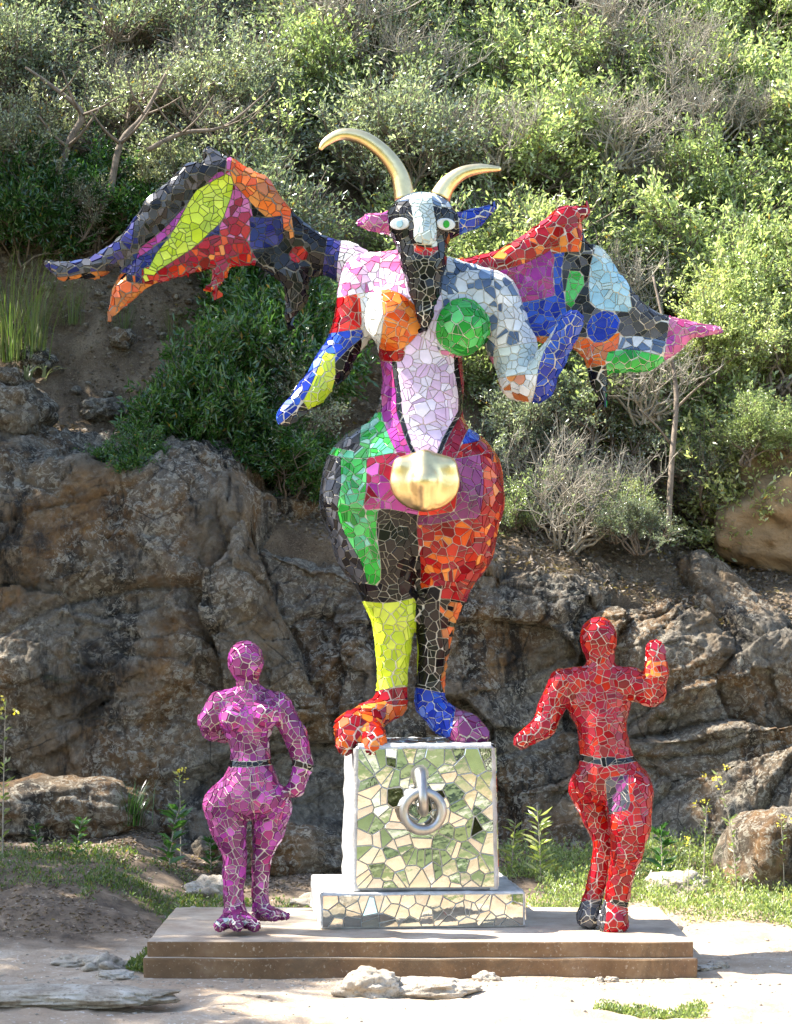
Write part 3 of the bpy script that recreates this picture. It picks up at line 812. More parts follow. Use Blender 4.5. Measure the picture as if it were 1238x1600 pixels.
b.chain([P(565, 460, 38), P(548, 520, 27), P(520, 570, 26, -.06), P(485, 615, 20, -.14), P(445, 652, 14, -.2)], .04)
b.chain([P(770, 470, 42), P(800, 540, 36), P(815, 592, 32, -.04), P(838, 600, 26, -.12), P(862, 560, 20, -.2), P(895, 502, 17, -.26)], .04)
do, BV, BQ = body_part('body', b, .02, droot)
def inpoly(px, py, P_):
    r = False
    for i in range(len(P_)):
        a, c = P_[i-1], P_[i]
        if (a[1] > py) != (c[1] > py) and px < a[0]+(py-a[1])/(c[1]-a[1])*(c[0]-a[0]): r = not r
    return r
def dcol(px, py):
    if py > 1078:   # feet
        if px < 645: return ('redmix',) if py < 1098 else ('orange', .45, 'redmix')
        return ('blue',) if px < 706-(py-1130)*.3 and py < 1150 else ('mauve',)
    if py > 920:
        if px < 652: return ('lime',) if py > 938+.12*(px-650)*-1 - 6 else ('black',)
        return ('black',) if px < 690 else ('black', .6, 'amber') if py > 940 else ('redmix',)
    if px < 566 and 520 < py < 700:          # left forearm
        if inpoly(px, py, [(528, 552), (526, 590), (510, 630), (478, 640), (470, 625), (492, 590), (510, 555)]): return ('lime',)
        return ('blue',) if px+py < 1098 else ('black',) if py < 640 else ('grey',)
    if px < 596 and py < 560:
        if px > 562 and py > 462: return ('white',)
        return ('lilac', .6, 'pink') if py < 462 else ('red',)
    if px > 775 and py < 670:                 # right arm
        if px+(py-600)*.35 > 838: return ('blue',)
        if py > 590: return ('white', .7, 'amber')
        return ('pale',) if py > 540 else ('white', .7, 'steel')
    if py < 560:
        if math.hypot(px-612, py-500) < 44: return ('orange',)
        if math.hypot(px-722, py-514) < 43: return ('green',)
        if px < 636: return ('lilac', .5, 'pink') if py < 480 else ('redmix',)
        if px > 690-max(0, py-500)*.1: return ('steel',) if py < 552 else ('pink',)
        return ('lilac',)
    if py < 712:
        hw = 44-28*max(0, (py-640)/70)
        if abs(px-668) < hw: return ('lilac',)
        if hw < px-668 < hw+7: return ('black',)
        if 0 < px-668 < hw+32: return ('maroon',)
        if -hw-7 < px-668 < 0: return ('black',)
        if -hw-30 < px-668 < 0: return ('purple',)
        if px < 640: return ('white', .5, 'black') if py < 620 else ('mint', .5, 'green') if py > 640-.2*(px-590) else ('grey',)
        return ('pink',) if py < 640 else ('blue',) if py < 690 and px < 752 else ('redmix',)
    if px > 655:                              # right hip and thigh
        if px < 712 and py < 800: return ('red',)
        if px < 752 and py < 815: return ('mauve',)
        return ('redmix', .8, 'orange')
    if py > 800 and px > 592: return ('black',)
    if py > 915: return ('black',)
    k_ = px-(540+max(0, py-790)*.36+.0012*(py-790)**2*(py < 790))
    if k_ < -12: return ('grey', .7, 'black')
    if k_ < 28: return ('green', .75, 'mint')
    return ('purple', .7, 'maroon') if py < 800 else ('green',)
items = [(do, *t) for t in mosaic(BV, BQ, .056, .0035, .005, .6, .02, zone=dcol)]

# head: long dark goat-like mask
P2, E2, s2 = mk(YC-.2)
h = SDF(.035)
h.ell(*E2(659, 345, 54, 44, 48)); h.chain([P2(659, 365, 44), P2(662, 410, 33, -.05), P2(664, 450, 23, -.07), P2(664, 490, 11, -.09), P2(664, 512, 5, -.09)], .03)
h.chain([P2(660, 330, 20, -.09), P2(662, 368, 17, -.16)], .03); h.chain([P2(660, 400, 34, .10), P2(655, 440, 34, .18)], .03)
h.chain([P2(612, 350, 17), P2(580, 347, 12), P2(558, 349, 4)], .02); h.chain([P2(706, 352, 18), P2(740, 342, 14), P2(772, 324, 5)], .02)
ho, V, Q = body_part('head', h, .013, droot)
def hcol(px, py):
    if px < 606: return ('pink', .6, 'purple')
    if px > 714: return ('blue',)
    if abs(px-661) < 17 and py < 378: return ('pale',)
    if py < 320: return ('steel', .7, 'pale')
    if abs(px-664) < 19 and 383 < py+.012*(px-664)**2 < 396: return ('red',)
    return ('black',)
items += [(ho, *t) for t in mosaic(V, Q, .046, .0038, .004, .6, .03, zone=hcol)]
# eyes: white almond discs with coloured irises
hb = BVHTree.FromPolygons([tuple(v) for v in V], [tuple(q) for q in Q.tolist()])
for ex, icol in ((627, 'sky'), (697, 'green')):
    p = W(ex, 334, YC-.6); co, no, ix, d = hb.ray_cast(p, Vector((0, 1, 0)))
    if co is None: continue
    no = (no+Vector((0, -.6, 0))).normalized()
    for nm, a, bb, lift, m in (('eye', .058, .032, .012, tile_mat('white_1', PAL['white'][1])), ('iris', .019, .021, .020, tile_mat(icol+'_0', PAL[icol][0]))):
        t1 = Vector((0, 0, 1)).cross(no).normalized()*-1; t2 = no.cross(t1)
        ring_ = [co+no*lift+t1*a*math.cos(t)+t2*bb*math.sin(t) for t in [i*math.pi/10 for i in range(20)]]
        back = [q-no*.03 for q in ring_]; top_ = [co+no*(lift+.006)+(q-co-no*lift)*.85 for q in ring_]
        VV = [v-droot.location for v in top_+ring_+back]; FF = [tuple(range(20))]
        for r_ in (0, 1): FF += [(r_*20+i, r_*20+(i+1) % 20, (r_+1)*20+(i+1) % 20, (r_+1)*20+i) for i in range(20)]
        eo = mesh_obj(nm, VV, [f[::-1] for f in FF] if (top_[1]-top_[0]).cross(top_[2]-top_[1]).dot(no) < 0 else FF, m, ho)
# horns
for pts in ([(633, 312, 17), (625, 275, 14), (603, 242, 12.5), (570, 217, 11.5), (535, 210, 9.5), (510, 222, 7), (500, 234, 3)], [(688, 308, 17), (700, 288, 14), (722, 271, 11), (750, 264, 8.5), (783, 264, 3)]):
    path = smooth_path([W(a, c, YC-.2) for a, c, r in pts], 6); rr = np.interp(np.linspace(0, len(pts)-1, len(path)), range(len(pts)), [r*s2 for a, c, r in pts])
    V, Fs = tube([p-droot.location for p in path], list(rr), 16); ob = mesh_obj('horn', V, Fs, GOLD, ho, smooth=True)
# belt ornament: a plain rounded gold boss with a raised rib
g = SDF(.025)
g.ell(*E(664, 752, 54, 46, 22, -.36)); g.chain([P(664, 715, 12, -.40), P(664, 752, 17, -.43), P(664, 785, 12, -.40)], .04)
g.chain([P(628, 728, 14, -.37), P(700, 728, 14, -.37)], .03)
body_part('gold_clasp', g, .01, droot, GOLD, 3)

# wings
def poly2(pts, Y): return [(W(a, c, Y).x, W(a, c, Y).z) for a, c in pts]
YW = YC+.12
Pw, Ew, sw = mk(YW)
lw = SDF(.025)
lw.chain([Pw(600, 440, 30, -.08), Pw(540, 410, 30), Pw(495, 392, 24), Pw(452, 352, 17), Pw(405, 292, 17), Pw(355, 265, 17), Pw(300, 274, 17), Pw(245, 325, 18), Pw(200, 385, 17), Pw(150, 418, 15), Pw(100, 424, 12, -.03), Pw(75, 412, 6, -.05)], .03)
lw.chain([Pw(345, 262, 15), Pw(328, 240, 11)], .02)
lw.sheet(poly2([(360, 262), (290, 285), (235, 340), (195, 400), (185, 440), (250, 440), (320, 420), (400, 412), (440, 440), (500, 430), (540, 415), (470, 375), (410, 300)], YW), YW, .025, .03)
lw.chain([Pw(225, 425, 22), Pw(195, 455, 16, -.03), Pw(174, 490, 6, -.05)], .03)
lw.chain([Pw(345, 425, 12), Pw(334, 452, 5, -.03)], .02); lw.chain([Pw(462, 430, 22), Pw(464, 465, 15), Pw(450, 502, 5, -.03)], .03)
lo_, V, Q = body_part('wing', lw, .016, droot, GROUT_D)
def lwcol(px, py):
    if inpoly(px, py, [(355, 276), (370, 284), (366, 310), (345, 350), (300, 392), (230, 430), (245, 390), (285, 330), (310, 295)]): return ('lime',)
    if py > 438 and px < 260: return ('amber',)
    if px > 508: return ('navy',) if px < 530 else ('white', .5, 'lilac') if px < 575 and py < 440 else ('redmix',)
    if 388 < px < 440 and 335 < py < 385: return ('navy',)
    if px > 360 and py < 292+(px-370)*.95 and px < 455: return ('amber', .65, 'orange')
    if px < 352 and py < 262+abs(345-px)*.92 + 22 and not (px < 215): return ('grey', .7, 'black') if py < 262+abs(345-px)*.92+6 else ('purple',)
    if px < 215: return ('grey', .6, 'navy') if py < 428 else ('black', .5, 'amber')
    if px > 394: return ('redmix',) if (math.hypot(px-466, py-402) < 14 or (px < 402 and py > 385)) else ('black',)
    if py > 372+max(0, 330-px)*.42: return ('redmix', .8, 'orange') if px > 225 else ('navy',)
    if px > 340: return ('pink', .6, 'redmix')
    return ('navy',)
items += [(lo_, *t) for t in mosaic(V, Q, .052, .0034, .005, .6, .02, zone=lwcol)]
rw = SDF(.025)
rw.chain([Pw(720, 430, 24), Pw(790, 412, 21), Pw(845, 375, 20), Pw(880, 340, 15), Pw(914, 330, 9, -.02)], .03)
rw.sheet(poly2([(872, 345), (900, 372), (945, 395), (975, 455), (1012, 495), (1060, 508), (1062, 545), (1010, 578), (955, 578), (930, 575), (900, 545), (850, 535), (790, 520), (770, 430), (840, 390)], YW), YW, .028, .03)
rw.chain([Pw(930, 398, 13), Pw(965, 450, 14), Pw(1010, 500, 15), Pw(1070, 515, 13), Pw(1124, 516, 6, -.03)], .03)
rw.chain([Pw(932, 560, 17), Pw(936, 595, 12), Pw(942, 628, 5, -.03)], .02)
rw.chain([Pw(890, 345, 16), Pw(893, 375, 20)], .03)
rw.chain([Pw(950, 565, 16), Pw(1010, 560, 16), Pw(1060, 530, 14)], .03)
rwo, V, Q = body_part('wing', rw, .016, droot, GROUT)
def rwcol(px, py):
    if px > 1042: return ('pink', .6, 'purple')
    if py < 352: return ('redmix',)
    if px < 872 and py < 432-(px-760)*.42: return ('redmix', .85, 'orange')
    if 862 < px < 906 and py < 398: return ('redmix', .6, 'orange')
    if px < 868 and py < 470: return ('purple',)
    if math.hypot(px-940, py-507) < 26: return ('blue',)
    if px < 882 and py < 530: return ('blue',)
    if inpoly(px, py, [(895, 425), (915, 428), (916, 445), (890, 480), (880, 475)]): return ('green',)
    if px > 925-(py-420)*.1 and py < 470+(px-905)*.28 and px < 985: return ('sky',) if px > 912 and py > 400 else ('pale',)
    if py > 552 and px > 950: return ('green',)
    if px < 958 and py > 572: return ('black',)
    if px < 968 and py > 522: return ('amber', .7, 'orange')
    if px > 965 and py > 530: return ('steel',)
    if px > 945: return ('grey',)
    return ('grey', .5, 'black')
items += [(rwo, *t) for t in mosaic(V, Q, .054, .0034, .005, .6, .02, zone=rwcol)]
lay_tiles(droot, items, .005)

# ------------------------------------------------------------------ vegetation
def tubes_np(segs, sides=4):
    """segs: list of (p0,p1,r0,r1)"""
    A = np.array([s_[0] for s_ in segs]); B = np.array([s_[1] for s_ in segs]); ra = np.array([s_[2] for s_ in segs]); rb = np.array([s_[3] for s_ in segs])
    d = B-A; d /= np.linalg.norm(d, axis=1)[:, None]+1e-9
    u = np.cross(d, np.where(np.abs(d[:, 2:3]) < .9, [[0, 0, 1.]], [[1., 0, 0]])); u /= np.linalg.norm(u, axis=1)[:, None]+1e-9; v = np.cross(d, u)
    V = []
    for c, r in ((A, ra), (B, rb)):
        for k_ in range(sides):
            t = 2*math.pi*k_/sides; V.append(c+(u*math.cos(t)+v*math.sin(t))*r[:, None])
    V = np.stack(V, 1).reshape(-1, 3); n = len(segs); base = np.arange(n)[:, None]*2*sides
    Q = np.concatenate([base+np.array([[k_, (k_+1) % sides, sides+(k_+1) % sides, sides+k_]]) for k_ in range(sides)])
    return V, Q
def leaves_np(pos, dirs, L, wd, curl=.25):
    n = len(pos); dirs = dirs/(np.linalg.norm(dirs, axis=1)[:, None]+1e-9)
    r = RNG.normal(size=(n, 3)); r[:, 2] += .8; s_ = np.cross(dirs, r); s_ /= np.linalg.norm(s_, axis=1)[:, None]+1e-9; up = np.cross(s_, dirs)
    L = L*RNG.uniform(.6, 1.25, n)[:, None]; wd = wd*RNG.uniform(.7, 1.2, n)[:, None]
    p0 = pos; p1 = pos+dirs*L*.5+s_*wd*.5+up*L*.06; p2 = pos+dirs*L-up*L*curl*.4; p3 = pos+dirs*L*.5-s_*wd*.5+up*L*.06
    V = np.stack([p0, p1, p2, p3], 1).reshape(-1, 3); b_ = np.arange(n)[:, None]*4
    T = np.concatenate([b_+[[0, 1, 2]], b_+[[0, 2, 3]]]); return V, T
def leaf_mesh(name, V, T, mat):
    me = np_mesh(name, V, T, mat); a = me.attributes.new('rnd', 'FLOAT', 'POINT'); n = len(V)//4
    clump = RNG.random(n)*.95
    a.data.foreach_set('value', np.repeat(np.where(RNG.random(n) < .012, 1.0, clump), 4).astype(np.float32)); return me
def shrub_proto(name, rx, ry, rz, stems, tips, lpt, L, wd, mat, bark=BARK, flat=0.0, tr=.028, dead=0.0, arch=.25):
    segs, ends = [], []
    for i in range(stems):
        a = RNG.uniform(0, 2*math.pi); el = RNG.uniform(.25, 1.35)
        tgt = np.array([math.cos(a)*math.cos(el)*rx, math.sin(a)*math.cos(el)*ry, math.sin(el)*rz*.9+.05])*RNG.uniform(.55, .85)
        p = np.array([RNG.normal()*.06, RNG.normal()*.06, -.1]); n_ = 7; prev = p; dvec = tgt-p; side = RNG.normal(size=3)*.10*rx
        for k_ in range(1, n_+1):
            t = k_/n_; q = p+dvec*t+side*math.sin(t*3.1)+RNG.normal(size=3)*.02; q[2] += arch*rz*math.sin(t*2.6)*.3
            segs.append((prev, q, tr*(1-.8*(t-1/n_)), tr*(1-.8*t))); ends.append((q, t)); prev = q
    base = np.array([e[0] for e in ends if e[1] > .3])
    tipsP, tipsD = [], []
    for i in range(tips):
        s0 = base[RNG.integers(len(base))]; d = RNG.normal(size=3); d[2] = abs(d[2])*.7+.1
        out = s0/np.array([rx, ry, rz]); d = d/np.linalg.norm(d)+out*1.1; d /= np.linalg.norm(d)
        ln = RNG.uniform(.25, .6)*min(rx, rz)*1.0; m = s0+d*ln*.5+RNG.normal(size=3)*.03; e = m+d*ln*.5+RNG.normal(size=3)*.05
        segs.append((s0, m, tr*.28, tr*.18)); segs.append((m, e, tr*.18, tr*.08))
        tipsP.append((m, e))
        for _ in range(2):
            d2 = d+RNG.normal(size=3)*.6; d2 /= np.linalg.norm(d2); e2 = m+d2*ln*.45; segs.append((m, e2, tr*.12, tr*.06)); tipsP.append((m, e2))
    SV, SQ = tubes_np(segs, 4); stem = np_mesh(name+'_stem', SV, SQ, bark, smooth=True)
    live = [t for t in tipsP if RNG.random() > dead]
    M = np.array([t[0] for t in live]); Eo = np.array([t[1] for t in live]); n = len(live)
    f = RNG.random((n, lpt)); pos = M[:, None]+(Eo-M)[:, None]*f[..., None]*1.1
    dr = (Eo-M)[:, None]*1.0/np.linalg.norm(Eo-M, axis=1)[:, None, None]+RNG.normal(size=(n, lpt, 3))*.8
    pos = pos.reshape(-1, 3)+RNG.normal(size=(n*lpt, 3))*.02; dr = dr.reshape(-1, 3)
    V, T = leaves_np(pos, dr, L, wd); return stem, leaf_mesh(name+'_foliage', V, T, mat)
L_TWIGGY = L_OLIVE
PRO = {
 'olive': [shrub_proto('olive', 1.0, .9, 1.1, 10, 260, 16, .042, .017, L_OLIVE, tr=.022), shrub_proto('olive', 1.1, .9, .9, 9, 260, 16, .038, .016, L_OLIVE, tr=.03, dead=.2)],
 'bright': [shrub_proto('bright', 1.0, .9, 1.0, 10, 280, 16, .050, .019, L_BRIGHT, tr=.02), shrub_proto('bright', 1.0, .9, .85, 10, 280, 15, .046, .018, L_BRIGHT, tr=.02, dead=.15)],
 'pale': [shrub_proto('pale', 1.0, .9, 1.0, 10, 280, 16, .048, .021, L_PALE, tr=.02), shrub_proto('pale', 1.1, .9, .9, 9, 260, 16, .05, .02, L_PALE, tr=.022)],
 'dark': [shrub_proto('dark', .75, .6, .72, 14, 320, 22, .068, .019, L_DARK, tr=.014)],
 'twig': [shrub_proto('twig', .8, .6, .5, 26, 260, 3, .03, .014, L_OLIVE, bark=TWIG, tr=.013, dead=.8, arch=.6)],
}
def shrub(kind, loc, s_, rot=None, label='', group=None, name='shrub', var=None, tilt=(0, 0)):
    pr = PRO[kind][var if var is not None else random.randrange(len(PRO[kind]))]
    r = empty(name, loc, label, 'shrub', group)
    r.rotation_euler = (tilt[0], tilt[1], rot if rot is not None else random.uniform(0, 6.28))
    r.scale = (s_, s_, s_) if not hasattr(s_, '__len__') else s_
    st = link(bpy.data.objects.new('stem', pr[0]), r); fo = link(bpy.data.objects.new('foliage', pr[1]), r); fo['kind'] = 'stuff'
    return r
# hillside cover
y = 7.0; row = 0
while y < 17.5:
    D = y+11; half = D*.19+1.0; step = .78+(y-7)*.04; x = -half+(row % 2)*.5
    while x < half:
        xx = x+random.uniform(-.3, .3); yy = y+random.uniform(-.3, .3); z = hill_z(xx, yy)-.15; s_ = random.uniform(.95, 1.35)*(1+(y-7)*.02)
        px, py = toPx((xx, yy, z+.5)); px, py = float(px), float(py)
        if px < 250 and y < 7.8 : x += step; continue
        hb_ = 'near the top of the picture' if py < 110 else 'halfway up the slope' if py < 260 else 'low on the slope above the ledge'
        if px < 480+random.uniform(-80, 80):
            shrub('olive', (xx, yy, z), s_, label='grey-green small-leaved shrub on the left hillside, '+hb_, group='grey-green shrubs on the left hillside, '+hb_)
        elif px < 860+random.uniform(-80, 80):
            shrub('bright' if random.random() < .75 else 'olive', (xx, yy, z), s_, label='leafy green shrub on the middle hillside, '+hb_, group='green shrubs on the middle hillside, '+hb_)
        else:
            shrub('pale' if random.random() < .65 else 'bright', (xx, yy, z), s_, label='pale sunlit green shrub on the right hillside, '+hb_, group='pale shrubs on the right hillside, '+hb_)
        x += step
    y += .72+(y-7)*.04; row += 1
# nearer named shrubs
def on(px, py, Y, dz=0): p = W(px, py, Y); return (p.x, p.y, p.z+dz)
shrub('dark', on(330, 735, 5.75), (.95, .9, 1.2), 1.0, 'dark green lentisk bush on the ledge below the left wing', name='lentisk_bush')
shrub('dark', on(430, 660, 6.2), (1.1, .9, 1.3), 3.0, 'dark green bush on the ledge behind the left forearm', name='lentisk_bush')
shrub('dark', on(390, 560, 6.9), (1.1, .9, 1.1), 4.4, 'green bush on the bank just under the middle of the left wing', name='lentisk_bush')
shrub('dark', on(440, 770, 5.6), (.8, .7, .7), 5.1, 'low dark bush at the ledge rim left of the hips', name='lentisk_bush')
shrub('dark', on(215, 765, 5.1), (.5, .5, .5), 2.0, 'small dark green sprig hanging over the left cliff edge', name='lentisk_bush')
shrub('dark', on(30, 400, 6.9), (.9, .8, 1.0), 2.0, 'dark bush at the left edge above the soil bank', name='lentisk_bush')
shrub('dark', on(140, 380, 7.2), (1.0, .8, .9), 2.9, 'dark bush above the soil bank behind the left wing tip', name='lentisk_bush')
shrub('dark', on(300, 400, 7.3), (1.0, .8, .9), 3.9, 'dark bush hidden partly by the lime patch of the left wing', name='lentisk_bush')
shrub('twig', on(890, 850, 5.7), (1.0, .9, 1.1), .4, 'tangle of bare grey twigs on the ledge right of the hips', name='twiggy_bush', tilt=(.35, 0))
shrub('twig', on(850, 790, 6.0), (1.0, .9, 1.2), 2.4, 'bare twiggy bush with few leaves below the right elbow', name='twiggy_bush', tilt=(.2, 0))
shrub('twig', on(970, 800, 5.9), (.8, .8, .9), 3.4, 'bare arching twigs left of the sapling trunk', name='twiggy_bush', tilt=(.3, .2))
shrub('twig', on(990, 500, 7.2), (1.0, .9, 1.2), 4.4, 'bare twigs showing behind the right wing', name='twiggy_bush', tilt=(.3, 0))
shrub('twig', on(1010, 640, 6.2), (1.0, .9, 1.0), 5.4, 'leafless twigs under the tip of the right wing', name='twiggy_bush', tilt=(.3, 0))
shrub('olive', on(820, 760, 6.2), .72, .3, 'dark leafy bush below the right elbow of the tall figure', name='leafy_bush', var=0)
shrub('olive', on(930, 720, 6.5), .75, 2.3, 'leafy bush below the black spike of the right wing', name='leafy_bush', var=0)
shrub('bright', on(880, 640, 6.8), .85, 1.3, 'leafy green bush between the raised forearm and the ledge', name='leafy_bush', var=0)
shrub('bright', on(770, 640, 6.9), .8, 3.3, 'leafy green bush beside the waist of the tall figure', name='leafy_bush', var=1)
shrub('olive', on(1000, 860, 5.5), (.45, .4, .35), 1.9, 'small dark shrub at the top of the right cliff', name='leafy_bush', var=0)
shrub('pale', on(1110, 600, 6.6), (.8, .7, .75), 1.3, 'pale bright bush hanging over the sandy bank at right', name='leafy_bush', var=0, tilt=(.35, 0))
shrub('pale', on(1215, 600, 6.8), (.9, .8, .75), 4.0, 'pale bush at the right edge above the sandy bank', name='leafy_bush', var=1, tilt=(.3, 0))
shrub('pale', on(1180, 540, 7.3), (1.1, .9, 1.0), 5.0, 'wide pale bush right of the tip of the right wing', name='leafy_bush', var=0, tilt=(.2, 0))
for k_ in range(26):
    px, py = random.uniform(60, 1220), random.uniform(40, 420); Y = random.uniform(7.5, 9.5)
    while True:
        p = W(px, py, Y)
        if p.z < hill_z(p.x, Y)+.9 or Y > 17: break
        Y += .3
    shrub('twig', (p.x, Y-.4, p.z-.3), random.uniform(.8, 1.3), label='bare grey twigs poking out of the hillside shrubs', group='bare twigs among the hillside shrubs', name='twiggy_bush', tilt=(.2, 0))
shrub('bright', on(830, 830, 5.75), .5, 2.0, 'low leafy shrub at the cliff rim just right of the hips', name='leafy_bush', var=1)
shrub('bright', on(960, 840, 5.8), .45, 4.0, 'low leafy shrub at the cliff rim left of the sapling', name='leafy_bush', var=0)
shrub('olive', on(1110, 800, 6.4), .6, 1.0, 'low dark shrub at the foot of the sandy bank', name='leafy_bush', var=1)
shrub('olive', on(470, 720, 6.0), .8, 1.4, 'dark leafy shrub on the ledge touching the left hip', name='leafy_bush', var=0)
shrub('pale', on(1165, 720, 6.0), (.55, .5, .45), 2.2, 'pale shrub spilling over the left shoulder of the sandy bank', name='leafy_bush', var=0, tilt=(.4, 0))
shrub('pale', on(1238, 700, 6.05), (.5, .5, .4), 3.2, 'pale shrub spilling over the sandy bank at the right edge', name='leafy_bush', var=1, tilt=(.4, 0))
# sapling trunk with a grey bark on the right ledge
def stick(name, pts, label, cat, mat=BARK, kids=()):
    r = empty(name, pts[0][0], label, cat); path = smooth_path([p for p, q in pts], 4)
    rr = np.interp(np.linspace(0, len(pts)-1, len(path)), range(len(pts)), [q for p, q in pts])
    V, Fs = tube([p-r.location for p in path], list(rr), 8); mesh_obj('trunk', V, Fs, mat, r, smooth=True)
    for kd_ in kids:
        path = smooth_path([p for p, q in kd_], 4); rr = np.interp(np.linspace(0, len(kd_)-1, len(path)), range(len(kd_)), [q for p, q in kd_])
        V, Fs = tube([p-r.location for p in path], list(rr), 6); mesh_obj('branch', V, Fs, mat, r, smooth=True)
    return r
stick('sapling', [(W(1044, 830, 5.75), .024), (W(1050, 720, 5.8), .022), (W(1057, 620, 5.9), .019), (W(1045, 540, 6.0), .014), (W(1020, 430, 6.2), .008)],
      'thin straight grey sapling trunk on the right ledge', 'tree', BARK,
      [[(W(1052, 700, 5.9), .012), (W(1030, 670, 5.8), .009), (W(1000, 640, 5.7), .005)], [(W(1055, 640, 5.9), .012), (W(1085, 610, 5.8), .008), (W(1110, 590, 5.7), .004)], [(W(1040, 500, 5.9), .012), (W(1000, 480, 5.8), .008), (W(960, 500, 5.7), .004)]])
for k_, (pts, lab) in enumerate((
  ([(85, 330, .035), (105, 230, .03), (128, 180, .026), (95, 145, .018), (40, 105, .01)], 'crooked grey trunk leaning at the upper left behind the wing'),
  ([(172, 310, .03), (188, 225, .027), (225, 180, .02), (262, 110, .01)], 'bent bare trunk above the tip of the left wing'),
  ([(230, 235, .022), (285, 208, .019), (350, 198, .013), (410, 150, .006)], 'nearly level brown branch above the left wing crest'))):
    def br(i, dx, dy): a_, c_, r_ = pts[i]; return [(W(a_, c_, 6.95-.1*k_), r_*.6), (W(a_+dx*.5, c_+dy*.4, 6.8-.1*k_), r_*.4), (W(a_+dx, c_+dy, 6.7-.1*k_), r_*.2)]
    stick('bent_trunk', [(W(a, c, 6.95-.1*k_), r) for a, c, r in pts], lab, 'tree', BARK, [br(1, 50, -60), br(2, -30, -70), br(2, 60, -30), br(1, -45, -50), br(3, 30, -40)])
for px, py, Y, s_, lab in ((60, 260, 7.3, .9, 'grey-green shrub round the foot of the crooked trunk'), (200, 170, 7.6, .9, 'grey-green shrub behind the bent bare trunk'), (330, 170, 7.6, .9, 'grey-green shrub behind the level branch'), (20, 130, 7.8, 1.1, 'grey-green shrub in the upper left corner area beside the crooked trunk'), (110, 330, 7.0, .6, 'low grey-green shrub at the lip of the soil bank'), (250, 300, 7.2, .7, 'grey-green shrub just behind the left wing crest')):
    p = W(px, py, Y); shrub('olive', (p.x, Y, hill_z(p.x, Y)-.1 if py < 0 else p.z-.5*s_), s_, label=lab, name='leafy_bush')

# grass tufts and weeds
def tuft_mesh(name, n, hgt, spread, wd, mat, droop=.4):
    V, T = [], []
    for i in range(n):
        a = RNG.uniform(0, 6.28); r0 = abs(RNG.normal())*spread*.3; b0 = np.array([math.cos(a)*r0, math.sin(a)*r0, -.02]); a += RNG.normal()*.4
        d = np.array([math.cos(a), math.sin(a), 0]); s_ = np.array([-d[1], d[0], 0])*wd*.5*RNG.uniform(.6, 1.2); H = hgt*RNG.uniform(.5, 1.1); o_ = spread*RNG.uniform(.3, 1)
        prev = len(V); m = 4
        for k_ in range(m+1):
            t = k_/m; c = b0+d*o_*t**1.6+np.array([0, 0, H*(t-droop*.5*t**2.5)]); w_ = 1-t*.92
            V += [c-s_*w_, c+s_*w_]
        for k_ in range(m): T.append((prev+2*k_, prev+2*k_+1, prev+2*k_+3, prev+2*k_+2))
    me = np_mesh(name, V, T, mat); a_ = me.attributes.new('rnd', 'FLOAT', 'POINT')
    a_.data.foreach_set('value', np.repeat(RNG.random(n)*.9, 10).astype(np.float32)); return me
def single(name, me, loc, label, cat, s_=1, rot=None, group=None):
    o = link(bpy.data.objects.new(name, me)); o.location = loc; o.scale = (s_,)*3; o.rotation_euler.z = random.uniform(0, 6) if rot is None else rot
    return tag(o, label, cat, group)
TUFT = tuft_mesh('grass_tuft', 110, .34, .16, .007, L_DARK); TALL = tuft_mesh('tall_grass', 90, 1.1, .45, .007, L_GRASS, .7); BLADES = tuft_mesh('long_blades', 14, .35, .35, .03, L_OLIVE, 1.5)
single('grass_tuft', TUFT, on(205, 1285, 3.9), 'green grass tuft against the cliff left of the violet figure', 'grass tuft', 1.1)
for k_, (px, py, s_) in enumerate(((15, 560, 1.2), (50, 545, 1.0))):
    single('tall_grass', TALL, on(px, py, 6.2), 'tall dry green grass ' + ('at the far left edge above the boulder' if k_ == 0 else 'hanging beside the soil bank at left'), 'grass clump', s_)
single('strap_plant', BLADES, on(40, 590, 5.7), 'strap-leaved plant drooping over the boulder at far left', 'plant', 1.0)
def weed_mesh(h_, n, L, wd, mat, spread=.05, flower=0):
    segs = []; pos, dr = [], []; p = np.array([0, 0, -.02]); n_ = 8; lean = RNG.normal(size=2)*spread
    for k_ in range(1, n_+1):
        t = k_/n_; q = np.array([lean[0]*t*t, lean[1]*t*t, h_*t]); segs.append((p, q, .005*(1-.6*t), .005*(1-.6*(t+.1)))); p = q
    for i in range(n):
        t = RNG.uniform(.08, 1); a = i*2.4; c = np.array([lean[0]*t*t, lean[1]*t*t, h_*t]); pos.append(c); dr.append([math.cos(a), math.sin(a), .55]); 
    V, T = leaves_np(np.array(pos), np.array(dr), L, wd); SV, SQ = tubes_np(segs, 4)
    out = [('stem', np_mesh('weed_stem', SV, SQ, TWIG)), ('foliage', leaf_mesh('weed_foliage', V, T, mat))]
    if flower:
        fp = p+RNG.normal(size=(flower*6, 3))*.012+np.repeat(RNG.normal(size=(flower, 3))*np.array([.05, .05, .03]), 6, 0); FV, FT = leaves_np(fp, RNG.normal(size=(flower*6, 3)), .02, .016)
        out.append(('flowers', leaf_mesh('weed_flowers', FV, FT, L_FLOWER)))
    return out
WM = [weed_mesh(.42, 46, .11, .02, L_WEED), weed_mesh(.30, 40, .09, .03, L_DARK), weed_mesh(.75, 34, .06, .02, L_WEED, .1, 5), weed_mesh(.55, 26, .05, .016, L_WEED, .12, 4)]
